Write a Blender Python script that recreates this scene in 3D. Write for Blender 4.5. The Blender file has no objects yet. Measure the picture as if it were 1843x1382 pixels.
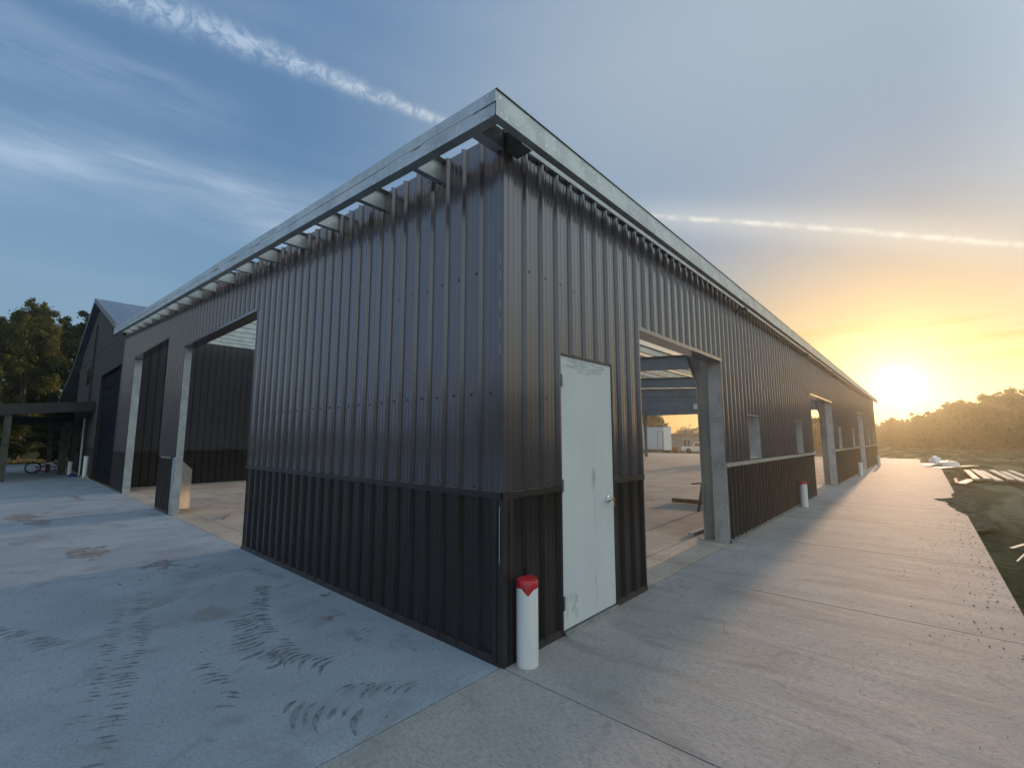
import bpy, math, random
import numpy as np
from mathutils import Vector, Matrix
R = math.radians
S = bpy.context.scene
COL = S.collection
random.seed(7)
RNG = np.random.default_rng(11)

# ------------------------------------------------------------------ camera
YAW, PITCH = R(41.94), R(6.808)
FW = Vector((math.cos(YAW)*math.cos(PITCH), math.sin(YAW)*math.cos(PITCH), math.sin(PITCH)))
RT = Vector((math.sin(YAW), -math.cos(YAW), 0)); UP = RT.cross(FW)
cd = bpy.data.cameras.new('camera'); cam = bpy.data.objects.new('camera', cd); COL.objects.link(cam)
cam.matrix_world = Matrix(((RT.x, UP.x, -FW.x, -2.638), (RT.y, UP.y, -FW.y, -2.463), (RT.z, UP.z, -FW.z, 1.68), (0, 0, 0, 1)))
cd.sensor_width = 36; cd.lens = 819.9/1843*36; cd.clip_start = .05; cd.clip_end = 3000
S.camera = cam

# ------------------------------------------------------------------ light
SUN_AZ, SUN_EL = R(1.45), R(5.15)
SUN_DIR = Vector((math.cos(SUN_AZ)*math.cos(SUN_EL), math.sin(SUN_AZ)*math.cos(SUN_EL), math.sin(SUN_EL)))
EXPOSURE = 1.1
SKY_STRENGTH = 0.15
SUN_STRENGTH = 2.5
HAZE = .0010
ld = bpy.data.lights.new('sun', 'SUN'); sun = bpy.data.objects.new('sun', ld); COL.objects.link(sun)
ld.energy = SUN_STRENGTH; ld.angle = R(.7); ld.color = (1, .62, .36)
sun.rotation_euler = SUN_DIR.to_track_quat('Z', 'Y').to_euler()
sun.location = (60, 2, 20)

W = bpy.data.worlds.new('World'); S.world = W; W.use_nodes = True
wn, wl = W.node_tree.nodes, W.node_tree.links
wn.clear()
def N(t, **k):
    n = wn.new(t)
    for a, b in k.items(): setattr(n, a, b)
    return n
def put(sock, v):
    if isinstance(v, bpy.types.NodeSocket): wl.new(v, sock)
    else: sock.default_value = v
def M(op, a, b=0.0, c=0.0, clamp=False):
    n = N('ShaderNodeMath', operation=op, use_clamp=clamp)
    put(n.inputs[0], a); put(n.inputs[1], b)
    if len(n.inputs) > 2: put(n.inputs[2], c)
    return n.outputs[0]
def V(op, a, b):
    n = N('ShaderNodeVectorMath', operation=op); put(n.inputs[0], a); put(n.inputs[1], b)
    return n.outputs['Value'] if op == 'DOT_PRODUCT' else n.outputs[0]
def smooth(v, a, b):
    n = N('ShaderNodeMapRange', interpolation_type='SMOOTHSTEP'); put(n.inputs[0], v)
    n.inputs[1].default_value = a; n.inputs[2].default_value = b
    return n.outputs[0]
def noise(vec, scale, detail=6, rough=.55, dist=0):
    n = N('ShaderNodeTexNoise'); put(n.inputs['Vector'], vec)
    n.inputs['Scale'].default_value = scale; n.inputs['Detail'].default_value = detail
    n.inputs['Roughness'].default_value = rough; n.inputs['Distortion'].default_value = dist
    return n.outputs[0]
def gauss(v, s): return M('POWER', 2.71828, M('MULTIPLY', M('POWER', M('DIVIDE', v, s), 2), -1))
sky = N('ShaderNodeTexSky', sky_type='NISHITA'); sky.sun_disc = False
sky.sun_elevation = SUN_EL; sky.sun_rotation = R(90)-SUN_AZ
sky.air_density = 1.0; sky.dust_density = .7; sky.ozone_density = 2.5; sky.altitude = 0
D = N('ShaderNodeTexCoord').outputs['Generated']
sep = N('ShaderNodeSeparateXYZ'); wl.new(D, sep.inputs[0]); dx, dy, dz = sep.outputs
def mixc(f, a, b, mode='MIX'):
    n = N('ShaderNodeMix', data_type='RGBA', blend_type=mode); n.clamp_factor = True
    put(n.inputs[0], f); put(n.inputs[6], a); put(n.inputs[7], b); return n.outputs[2]
def band(p1, p2, sig, s0, s1, e=.03, wiggle=.0):
    """a long cloud streak along the great circle through two directions"""
    a, b = Vector(p1).normalized(), Vector(p2).normalized()
    n = a.cross(b).normalized(); t = (b-a*a.dot(b)).normalized()
    off = V('DOT_PRODUCT', D, tuple(n))
    if wiggle: off = M('ADD', off, M('MULTIPLY', M('SUBTRACT', noise(D, 5, 4), .5), wiggle))
    al = V('DOT_PRODUCT', D, tuple(t)); front = V('DOT_PRODUCT', D, tuple(a))
    return off, al, M('MULTIPLY', M('MULTIPLY', smooth(al, s0-e, s0+e), smooth(al, s1+e, s1-e)), M('GREATER_THAN', front, 0)), gauss(off, sig)
# contrail over the corner, broad cirrus on the left, thin contrail on the right
o1, al1, m1, _g = band((.064, .783, .619), (.506, .626, .593), .010, -.3, .462, .02, .014)
g1 = gauss(o1, M('MAXIMUM', M('SUBTRACT', .021, M('MULTIPLY', al1, .030)), .006))
m1 = M('MULTIPLY', M('MULTIPLY', m1, g1), M('ADD', .25, smooth(noise(D, 42, 9, .7, .8), .36, .64)))
_, _, g2, m2 = band((-.036, .918, .395), (.324, .854, .408), .042, -1, .42, .09, .07)
_, _, g3, m3 = band((-.3, .9, .52), (.33, .80, .53), .05, -1, .45, .1, .1)
st = N('ShaderNodeMapping', vector_type='POINT'); wl.new(D, st.inputs[0])
st.inputs['Rotation'].default_value = (R(0), R(-12), R(20)); st.inputs['Scale'].default_value = (1.3, 1.3, 8)
wisp = smooth(noise(st.outputs[0], 3.2, 9, .6, .35), .36, .72)
m2 = M('MULTIPLY', M('MULTIPLY', m2, g2), M('ADD', .35, wisp))
m3 = M('MULTIPLY', M('MULTIPLY', m3, g3), M('MULTIPLY', wisp, .35))
_, _, g4, m4 = band((.825, .36, .437), (.953, -.128, .274), .0045, -.012, .9, .01, .012)
m4 = M('MULTIPLY', M('MULTIPLY', m4, g4), M('ADD', .3, smooth(noise(D, 34, 8, .6, .4), .35, .65)))
_, _, g5, m5 = band((.825, .36, .437), (.953, -.128, .274), .03, -.05, .5, .1, .02)
m5 = M('MULTIPLY', M('MULTIPLY', m5, g5), .3)
# general thin veil
veil = M('MULTIPLY', smooth(noise(st.outputs[0], 1.1, 5, .5, .2), .4, .85), M('MULTIPLY', M('MULTIPLY', smooth(dz, .1, .35), smooth(dx, .75, .25)), .3))
sdot = V('DOT_PRODUCT', D, tuple(SUN_DIR))
ang = M('ARCCOSINE', M('MINIMUM', sdot, .999999))
warmth = smooth(ang, 1.5, .25)
cloudcol = mixc(warmth, (1.35, 1.75, 2.3, 1), (2.8, 2.75, 2.5, 1))
hi = M('MINIMUM', M('ADD', M('ADD', M('ADD', M('MULTIPLY', m1, .75), M('MULTIPLY', m2, .55)), M('ADD', m3, M('MULTIPLY', m4, .45))), M('ADD', m5, veil)), .85)
lum = V('DOT_PRODUCT', sky.outputs[0], (.25, .6, .15))
sc_ = N('ShaderNodeVectorMath', operation='SCALE'); put(sc_.inputs[0], sky.outputs[0]); put(sc_.inputs['Scale'], M('DIVIDE', 1.0, M('ADD', 1.0, M('MULTIPLY', lum, .5))))
skc = N('ShaderNodeHueSaturation'); put(skc.inputs['Color'], sc_.outputs[0]); put(skc.inputs['Saturation'], M('ADD', 1.0, M('MULTIPLY', smooth(dz, .08, .4), .25)))
# thin high veil lighting the upper sky
up_ = mixc(M('MULTIPLY', smooth(dz, .2, .75), .8), skc.outputs[0], mixc(smooth(dx, .25, .8), (.50, .88, 1.50, 1), (1.55, 1.80, 2.0, 1)))
up_ = mixc(M('MULTIPLY', smooth(dz, .62, .3), M('MULTIPLY', smooth(dx, .7, .0), .5)), up_, (.98, 1.5, 2.15, 1))
fill_sky = mixc(M('MULTIPLY', smooth(dx, .0, -.5), .8), up_, (1.15, 1.6, 2.35, 1))  # added fill: unseen sky behind the camera brightened for the left wall
fill_sky = mixc(M('MULTIPLY', smooth(dy, .0, -.5), .7), fill_sky, (3.3, 3.8, 3.9, 1))  # added fill: out-of-view sky on the door side brightened for door and right wall
fill_sky = mixc(M('MULTIPLY', smooth(dz, .42, .05), smooth(dx, .2, .85)), fill_sky, (.85, .68, .50, 1), 'MULTIPLY')
base = mixc(hi, fill_sky, cloudcol)
# low streaks of cloud near the sunset
lc = N('ShaderNodeCombineXYZ'); put(lc.inputs[0], M('MULTIPLY', M('DIVIDE', dy, M('MAXIMUM', dx, .05)), 3.2)); put(lc.inputs[2], M('MULTIPLY', dz, 46))
ln = noise(lc.outputs[0], 1.0, 7, .55, .4)
low = M('MULTIPLY', M('MULTIPLY', smooth(ln, .46, .64), M('MULTIPLY', smooth(dz, .035, .07), smooth(dz, .26, .13))), smooth(dx, .5, .8))
base = mixc(M('MULTIPLY', low, .9), base, mixc(smooth(ang, .5, .1), (1.15, .78, .52, 1), (1.9, .95, .32, 1)))
# the bright air round the sun
core = M('ADD', M('MULTIPLY', gauss(ang, R(.8)), 60), M('MULTIPLY', M('POWER', 2.71828, M('MULTIPLY', ang, -1/R(2.1))), 8.5))
glow = M('ADD', M('MULTIPLY', M('POWER', 2.71828, M('MULTIPLY', ang, -1/R(6))), .4), M('MULTIPLY', M('POWER', 2.71828, M('MULTIPLY', ang, -1/R(16))), .0))
gm = N('ShaderNodeVectorMath', operation='SCALE'); gm.inputs[0].default_value = (1, .58, .25); put(gm.inputs['Scale'], glow)
gc = N('ShaderNodeVectorMath', operation='SCALE'); gc.inputs[0].default_value = (1, .78, .38); put(gc.inputs['Scale'], core)
tot = V('ADD', V('ADD', base, gm.outputs[0]), gc.outputs[0])
bg = N('ShaderNodeBackground'); wl.new(tot, bg.inputs[0]); bg.inputs[1].default_value = SKY_STRENGTH
wl.new(bg.outputs[0], N('ShaderNodeOutputWorld').inputs[0])
S.view_settings.view_transform = 'Standard'; S.view_settings.look = 'None'
S.view_settings.exposure = EXPOSURE; S.view_settings.gamma = 1
S.render.engine = 'CYCLES'
S.cycles.max_bounces = 6; S.cycles.use_denoising = True

# ------------------------------------------------------------------ materials
def mat(name, col, rough=.7, metal=0, spec=.5, col2=None, nscale=3, nsharp=(.35, .65), stretch=(1, 1, 1), bump=0, bscale=30, bstretch=None, bdist=.01, speck=None, emit=None, trans=0):
    m = bpy.data.materials.new(name); m.use_nodes = True
    nt = m.node_tree; b = nt.nodes['Principled BSDF']
    b.inputs['Base Color'].default_value = (*col, 1); b.inputs['Roughness'].default_value = rough
    b.inputs['Metallic'].default_value = metal; b.inputs['Specular IOR Level'].default_value = spec
    tc = nt.nodes.new('ShaderNodeTexCoord')
    def nz(scale, st, det=8, dist=.2):
        mp = nt.nodes.new('ShaderNodeMapping'); mp.inputs['Scale'].default_value = st
        nt.links.new(tc.outputs['Object'], mp.inputs[0])
        n = nt.nodes.new('ShaderNodeTexNoise'); n.inputs['Scale'].default_value = scale; n.inputs['Detail'].default_value = det
        n.inputs['Distortion'].default_value = dist
        nt.links.new(mp.outputs[0], n.inputs['Vector']); return n.outputs[0]
    def mr(v, a, b_):
        r = nt.nodes.new('ShaderNodeMapRange'); nt.links.new(v, r.inputs[0]); r.inputs[1].default_value = a; r.inputs[2].default_value = b_
        r.interpolation_type = 'SMOOTHSTEP'; return r.outputs[0]
    def mx(f, a, c):
        x = nt.nodes.new('ShaderNodeMix'); x.data_type = 'RGBA'
        for s, v in ((x.inputs[0], f), (x.inputs[6], a), (x.inputs[7], c)):
            if isinstance(v, bpy.types.NodeSocket): nt.links.new(v, s)
            else: s.default_value = v
        return x.outputs[2]
    if col2 is not None:
        c = mx(mr(nz(nscale, stretch), *nsharp), (*col, 1), (*col2, 1))
        if speck:
            c = mx(mr(nz(speck[0], speck[3] if len(speck) > 3 else (1, 1, 1), 4), speck[1], speck[1]+.08), c, (*speck[2], 1))
        nt.links.new(c, b.inputs['Base Color'])
    if bump:
        bp = nt.nodes.new('ShaderNodeBump'); bp.inputs['Strength'].default_value = bump; bp.inputs['Distance'].default_value = bdist
        nt.links.new(nz(bscale, bstretch or (1, 1, 1)), bp.inputs['Height']); nt.links.new(bp.outputs[0], b.inputs['Normal'])
    if trans:
        tr = nt.nodes.new('ShaderNodeBsdfTranslucent'); tr.inputs[0].default_value = (*[min(1, x*1.6) for x in col], 1)
        ms = nt.nodes.new('ShaderNodeMixShader'); ms.inputs[0].default_value = trans
        nt.links.new(b.outputs[0], ms.inputs[1]); nt.links.new(tr.outputs[0], ms.inputs[2])
        nt.links.new(ms.outputs[0], nt.nodes['Material Output'].inputs[0])
        if col2 is not None: nt.links.new(c, tr.inputs[0])
    return m
def coat(m, w=.7, r=.13):
    b = m.node_tree.nodes['Principled BSDF']; b.inputs['Coat Weight'].default_value = w; b.inputs['Coat Roughness'].default_value = r; return m
def concrete(name, c1, c2, c3, broom_y=True, bstr=.25, stains=()):
    """weathered slab: large mottling, stains, fine grain and a broomed or tracked surface"""
    m = bpy.data.materials.new(name); m.use_nodes = True
    nt = m.node_tree; b = nt.nodes['Principled BSDF']; L = nt.links.new
    b.inputs['Roughness'].default_value = .82; b.inputs['Specular IOR Level'].default_value = .3
    tc = nt.nodes.new('ShaderNodeTexCoord').outputs['Object']
    def nz(scale, st=(1, 1, 1), det=8, rough=.55, dist=0):
        mp = nt.nodes.new('ShaderNodeMapping'); mp.inputs['Scale'].default_value = st; L(tc, mp.inputs[0])
        n = nt.nodes.new('ShaderNodeTexNoise'); n.inputs['Scale'].default_value = scale; n.inputs['Detail'].default_value = det
        n.inputs['Roughness'].default_value = rough; n.inputs['Distortion'].default_value = dist; L(mp.outputs[0], n.inputs['Vector']); return n.outputs[0]
    def mr(v, a, z, o=1.0):
        r = nt.nodes.new('ShaderNodeMapRange'); r.interpolation_type = 'SMOOTHSTEP'; L(v, r.inputs[0]); r.inputs[1].default_value = a; r.inputs[2].default_value = z; r.inputs[4].default_value = o; return r.outputs[0]
    def mx(f, a, c):
        x = nt.nodes.new('ShaderNodeMix'); x.data_type = 'RGBA'; L(f, x.inputs[0])
        for s, v in ((x.inputs[6], a), (x.inputs[7], c)):
            if isinstance(v, bpy.types.NodeSocket): L(v, s)
            else: s.default_value = (*v, 1)
        return x.outputs[2]
    st = (1.0, .4, 1) if broom_y else (.7, 1, 1)
    c = mx(mr(nz(.9, (1, 1, 1), 9, .6, .6), .32, .68), c1, c2)
    c = mx(mr(nz(2.2, st if not broom_y else (1, .3, 1), 9, .65, .8), .5, .74, .75), c, c3)
    c = mx(mr(nz(60, st, 6, .7), .42, .7, .75), c, c3)
    c = mx(mr(nz(7, (1, .35, 1), 8, .7, 1.5), .66, .74, .55), c, tuple(x*.55 for x in c3))
    c = mx(mr(nz(140, (1, 1, 1), 3, .6), .62, .7, .5), c, tuple(x*.6 for x in c1))
    for (sc, lo, hi_, am, cl) in stains: c = mx(mr(nz(sc, (.55, 1, 1), 9, .68, 1.2), lo, hi_, am), c, cl)
    L(c, b.inputs['Base Color'])
    bp = nt.nodes.new('ShaderNodeBump'); bp.inputs['Strength'].default_value = bstr; bp.inputs['Distance'].default_value = .006
    ad = nt.nodes.new('ShaderNodeMath'); ad.operation = 'ADD'; L(nz(95, st, 5, .7), ad.inputs[0]); L(nz(6, (1, .4, 1), 6, .6, .4), ad.inputs[1])
    a2 = nt.nodes.new('ShaderNodeMath'); a2.operation = 'MULTIPLY_ADD'; L(nz(2.4, (1, .22, 1) if broom_y else (.6, 1, 1), 5, .55, .3), a2.inputs[0]); a2.inputs[1].default_value = 5.0 if broom_y else 2.0; L(ad.outputs[0], a2.inputs[2])
    L(a2.outputs[0], bp.inputs['Height']); L(bp.outputs[0], b.inputs['Normal'])
    return m
def leafmat(name, c1, c2):
    return mat(name, c1, .6, 0, .3, col2=c2, nscale=.9, nsharp=(.35, .65), trans=.35)
MT = dict(
    apron=concrete('apron_concrete', (.35, .395, .43), (.28, .32, .355), (.17, .195, .22), broom_y=False, bstr=.35, stains=((1.1, .56, .68, .6, (.20, .185, .17)), (2.6, .62, .70, .6, (.13, .13, .13)), (4.5, .64, .73, .6, (.13, .125, .12)), (33, .66, .72, .7, (.12, .125, .13)))),
    walk=concrete('walk_concrete', (.37, .36, .345), (.30, .295, .285), (.185, .18, .17), bstr=.55, stains=((1.6, .58, .74, .6, (.2, .195, .185)), (4, .58, .70, .6, (.18, .172, .16)), (1.0, .60, .66, .35, (.17, .165, .155)), (26, .66, .72, .6, (.16, .155, .145)))),
    floor=concrete('floor_concrete', (.50, .43, .35), (.36, .31, .255), (.20, .165, .13), bstr=.6, stains=((2.2, .58, .7, .6, (.24, .19, .14)), (20, .64, .7, .6, (.15, .125, .10)))),
    joint=mat('joint_dark', (.05, .05, .05), .9),
    char=coat(mat('charcoal_paint', (.066, .055, .062), .24, 0, .75, col2=(.055, .046, .052), nscale=1.2, stretch=(1, 1, .4), bump=.15, bscale=1.6, bstretch=(2, 2, .8), bdist=.03)),
    old=mat('old_charcoal_paint', (.046, .044, .050), .45, 0, .4, col2=(.038, .037, .042), nscale=1.2),
    brown=coat(mat('black_brown_paint', (.016, .0115, .0105), .33, 0, .4, col2=(.016, .0135, .0135), nscale=1.5, bump=.1, bscale=1.8, bdist=.03), .3),
    trim=mat('trim_paint', (.022, .018, .018), .35, 0, .5, col2=(.03, .025, .025), nscale=3),
    galv=mat('galvanised_steel', (.52, .55, .54), .42, .5, .5, col2=(.40, .43, .43), nscale=4, stretch=(1, 1, 1), bump=.12, bscale=5, bdist=.01, speck=(28, .60, (.62, .65, .64))),
    galvd=mat('galvanised_flange', (.20, .21, .215), .5, .6, .5, col2=(.14, .15, .155), nscale=5),
    grey=mat('primer_grey', (.21, .23, .235), .55, 0, .4, col2=(.17, .19, .195), nscale=2, speck=(12, .66, (.27, .28, .28))),
    column=mat('scuffed_steel', (.38, .36, .32), .5, .0, .5, col2=(.25, .245, .225), nscale=1.6, stretch=(1, 3, .7), speck=(9, .62, (.46, .44, .40), (1, 3, .5))),
    door=mat('primed_door', (.64, .66, .64), .5, 0, .4, col2=(.58, .61, .60), nscale=2.2, stretch=(1.2, 1, .5), nsharp=(.3, .7), speck=(3.0, .64, (.37, .41, .39), (2.2, 1, .45))),
    smudge=mat('door_smudge', (.44, .465, .455), .6, 0, .3, col2=(.55, .59, .57), nscale=14, stretch=(1, 1, .5)),
    steel=mat('brushed_steel', (.62, .62, .60), .22, 1),
    brass=mat('brass', (.6, .42, .15), .35, 1),
    night=mat('navy_door', (.006, .007, .012), .8, 0, .1),
    dark=mat('dark_interior', (.012, .012, .014), .6),
    white=mat('white_paint', (.74, .75, .72), .4, 0, .5, col2=(.68, .69, .66), nscale=5, stretch=(1, 1, .3), speck=(16, .71, (.5, .5, .48))),
    red=mat('red_paint', (.50, .02, .03), .35, 0, .5, col2=(.36, .013, .02), nscale=14),
    screw=mat('screw_head', (.02, .018, .02), .4, .3),
    roof=mat('metal_roof', (.25, .27, .33), .38, .5, .5, col2=(.18, .20, .26), nscale=2),
    soil=None,
    wood=mat('old_timber', (.22, .15, .09), .8, col2=(.13, .09, .06), nscale=5, stretch=(.3, 4, 4), bump=.3, bscale=18),
    post=mat('weathered_post', (.10, .10, .075), .85, col2=(.06, .06, .045), nscale=4, bump=.3, bscale=14),
    pale=mat('pale_light_slit', (.5, .5, .45), .4, .2, .5, col2=(.5, .5, .45), nscale=3),
    block=mat('concrete_block', (.30, .29, .26), .9, col2=(.24, .23, .21), nscale=.9, bump=.4, bscale=6),
    truss=mat('truss_timber', (.20, .18, .15), .8, col2=(.15, .13, .11), nscale=2),
    glass=mat('dark_glass', (.02, .025, .03), .08, 0, .8),
    tyre=mat('rubber', (.015, .015, .015), .8),
    rusty=mat('rust_orange', (.30, .09, .03), .7, col2=(.18, .05, .02), nscale=4),
    cherry=mat('worn_red', (.25, .02, .02), .5, col2=(.16, .013, .013), nscale=5),
    blue=mat('blue_cloth', (.02, .07, .25), .8, col2=(.015, .05, .2), nscale=8),
    tan=mat('tan_cloth', (.28, .24, .14), .9, col2=(.2, .17, .1), nscale=8),
    mud=mat('mud_print', (.22, .24, .26), .95, col2=(.12, .13, .145), nscale=18, bump=.5, bscale=60),
    stain=mat('dried_mud', (.15, .14, .135), .95, col2=(.24, .235, .235), nscale=7, nsharp=(.3, .7)),
    grit=mat('dark_grit', (.10, .085, .065), .95, col2=(.05, .042, .035), nscale=9),
    dirt=mat('dirt_crust', (.13, .13, .10), 1, spec=0, col2=(.065, .066, .05), nscale=6, bump=.6, bscale=30, bdist=.02, speck=(20, .6, (.07, .06, .045))),
    bark=mat('bark', (.085, .065, .045), .95, col2=(.05, .04, .03), nscale=5, stretch=(3, 3, .6), bump=.6, bscale=16, bdist=.03),
    leaf=leafmat('foliage_dark', (.028, .042, .012), (.05, .058, .015)),
    leaf2=leafmat('foliage_olive', (.13, .13, .025), (.045, .058, .016)),
    leaf3=leafmat('foliage_bright', (.19, .21, .03), (.08, .105, .022)),
    leaf4=leafmat('foliage_sunset', (.05, .065, .028), (.028, .042, .018)),
    grass=mat('grass_tufts', (.08, .09, .03), .9, col2=(.05, .06, .02), nscale=1),
)
def soil():
    m = bpy.data.materials.new('bare_soil'); m.use_nodes = True; nt = m.node_tree; L = nt.links.new; b = nt.nodes['Principled BSDF']
    b.inputs['Roughness'].default_value = 1; b.inputs['Specular IOR Level'].default_value = 0
    tc = nt.nodes.new('ShaderNodeTexCoord').outputs['Object']
    def nz(s, st=(1, 1, 1), d=8, di=0):
        mp = nt.nodes.new('ShaderNodeMapping'); mp.inputs['Scale'].default_value = st; L(tc, mp.inputs[0])
        n = nt.nodes.new('ShaderNodeTexNoise'); n.inputs['Scale'].default_value = s; n.inputs['Detail'].default_value = d; n.inputs['Distortion'].default_value = di; L(mp.outputs[0], n.inputs['Vector']); return n.outputs[0]
    def mr(v, a, z, o=1.0):
        r = nt.nodes.new('ShaderNodeMapRange'); r.interpolation_type = 'SMOOTHSTEP'; L(v, r.inputs[0]); r.inputs[1].default_value = a; r.inputs[2].default_value = z; r.inputs[4].default_value = o; return r.outputs[0]
    def mx(f, a, c):
        x = nt.nodes.new('ShaderNodeMix'); x.data_type = 'RGBA'; L(f, x.inputs[0])
        for s, v in ((x.inputs[6], a), (x.inputs[7], c)):
            if isinstance(v, bpy.types.NodeSocket): L(v, s)
            else: s.default_value = (*v, 1)
        return x.outputs[2]
    c = mx(mr(nz(.55, (.4, 1.8, 1), 9, .5), .40, .62), (.040, .050, .030), (.085, .092, .062))
    c = mx(mr(nz(.3, (.35, 2.0, 1), 9, .3), .5, .62, .8), c, (.20, .20, .14))
    c = mx(mr(nz(8, (1, 1, 1), 9, .3), .5, .72, .6), c, (.024, .028, .018))
    L(c, b.inputs['Base Color'])
    bp = nt.nodes.new('ShaderNodeBump'); bp.inputs['Strength'].default_value = 1.0; bp.inputs['Distance'].default_value = .09
    L(nz(5, (1, 1, 1), 10), bp.inputs['Height']); L(bp.outputs[0], b.inputs['Normal'])
    return m
MT['soil'] = soil()

# ------------------------------------------------------------------ mesh helpers
class MB:
    def __init__(s): s.v = []; s.f = []; s.mi = []; s.m = 0
    def poly(s, pts, faces, flip=False):
        o = len(s.v); s.v += [tuple(p) for p in pts]
        for f in faces:
            f = [o+i for i in f]; s.f.append(f[::-1] if flip else f); s.mi.append(s.m)
        return s
    def box(s, a, b):
        x0, x1 = sorted((a[0], b[0])); y0, y1 = sorted((a[1], b[1])); z0, z1 = sorted((a[2], b[2]))
        P = [(x0, y0, z0), (x1, y0, z0), (x1, y1, z0), (x0, y1, z0), (x0, y0, z1), (x1, y0, z1), (x1, y1, z1), (x0, y1, z1)]
        return s.poly(P, [(0, 3, 2, 1), (4, 5, 6, 7), (0, 1, 5, 4), (1, 2, 6, 5), (2, 3, 7, 6), (3, 0, 4, 7)])
    def hexa(s, P): return s.poly(P, [(0, 3, 2, 1), (4, 5, 6, 7), (0, 1, 5, 4), (1, 2, 6, 5), (2, 3, 7, 6), (3, 0, 4, 7)])
    def bar(s, a, b, w, h, up=(0, 0, 1)):
        a, b = Vector(a), Vector(b); d = (b-a).normalized(); u = Vector(up)
        x = d.cross(u)
        if x.length < 1e-4: x = d.cross(Vector((0, 1, 0)))
        x.normalize(); u = x.cross(d).normalized()
        P = [p+x*i*w/2+u*j*h/2 for p in (a, b) for i, j in ((-1, -1), (1, -1), (1, 1), (-1, 1))]
        return s.poly(P, [(0, 3, 2, 1), (4, 5, 6, 7), (0, 1, 5, 4), (1, 2, 6, 5), (2, 3, 7, 6), (3, 0, 4, 7)], flip=True)
    def tube(s, pts, rad, n=12, cap=True):
        pts = [Vector(p) for p in pts]; rings = []
        if not isinstance(rad, (list, tuple)): rad = [rad]*len(pts)
        for i, p in enumerate(pts):
            d = (pts[min(i+1, len(pts)-1)]-pts[max(i-1, 0)]).normalized()
            x = d.cross(Vector((0, 0, 1)));
            if x.length < .05: x = d.cross(Vector((0, 1, 0)))
            x.normalize(); y = d.cross(x)
            rings.append([p+(x*math.cos(2*math.pi*k/n)+y*math.sin(2*math.pi*k/n))*rad[i] for k in range(n)])
        P = [q for r in rings for q in r]; F = []
        for i in range(len(pts)-1):
            for k in range(n): F.append((i*n+k, i*n+(k+1) % n, (i+1)*n+(k+1) % n, (i+1)*n+k))
        if cap: F += [tuple(range(n))[::-1], tuple((len(pts)-1)*n+k for k in range(n))]
        return s.poly(P, F)
    def prism(s, outline, ext):
        """outline: 3d points of a planar polygon, ext: vector"""
        n = len(outline); e = Vector(ext); P = [Vector(p) for p in outline]+[Vector(p)+e for p in outline]
        return s.poly(P, [tuple(range(n)), tuple(range(2*n-1, n-1, -1))]+[((i+1) % n, i, n+i, n+(i+1) % n) for i in range(n)])
    def build(s, name, m, parent=None, smooth=False, origin=None):
        me = bpy.data.meshes.new(name)
        v = s.v
        if origin is not None: v = [(a-origin[0], b-origin[1], c-origin[2]) for a, b, c in v]
        me.from_pydata(v, [], s.f)
        for q in (m if isinstance(m, (list, tuple)) else [m]): me.materials.append(q)
        if any(s.mi): me.polygons.foreach_set('material_index', s.mi)
        if smooth: me.polygons.foreach_set('use_smooth', [True]*len(me.polygons))
        me.update()
        o = bpy.data.objects.new(name, me); COL.objects.link(o)
        if origin is not None: o.location = origin
        if parent is not None: o.parent = parent
        return o
def fix(o):
    import bmesh
    b = bmesh.new(); b.from_mesh(o.data); bmesh.ops.recalc_face_normals(b, faces=b.faces); b.to_mesh(o.data); b.free(); return o
def tag(o, label=None, cat=None, group=None, kind=None):
    if label: o['label'] = label
    if cat: o['category'] = cat
    if group: o['group'] = group
    if kind: o['kind'] = kind
    return o
def thing(name, label, cat, loc=(0, 0, 0), rz=0, group=None):
    o = bpy.data.objects.new(name, None); COL.objects.link(o); o.location = loc; o.rotation_euler = (0, 0, rz); o.empty_display_size = .3
    return tag(o, label, cat, group)
def dup(root, loc, label=None, rz=None, scale=None):
    r = root.copy(); COL.objects.link(r); r.location = loc
    if label: r['label'] = label
    if rz is not None: r.rotation_euler = (0, 0, rz)
    if scale is not None: r.scale = (scale,)*3 if not isinstance(scale, tuple) else scale
    for ch in list(root.children):
        c = ch.copy(); COL.objects.link(c); c.parent = r
        for g in list(ch.children):
            d = g.copy(); COL.objects.link(d); d.parent = c
    return r

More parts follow.
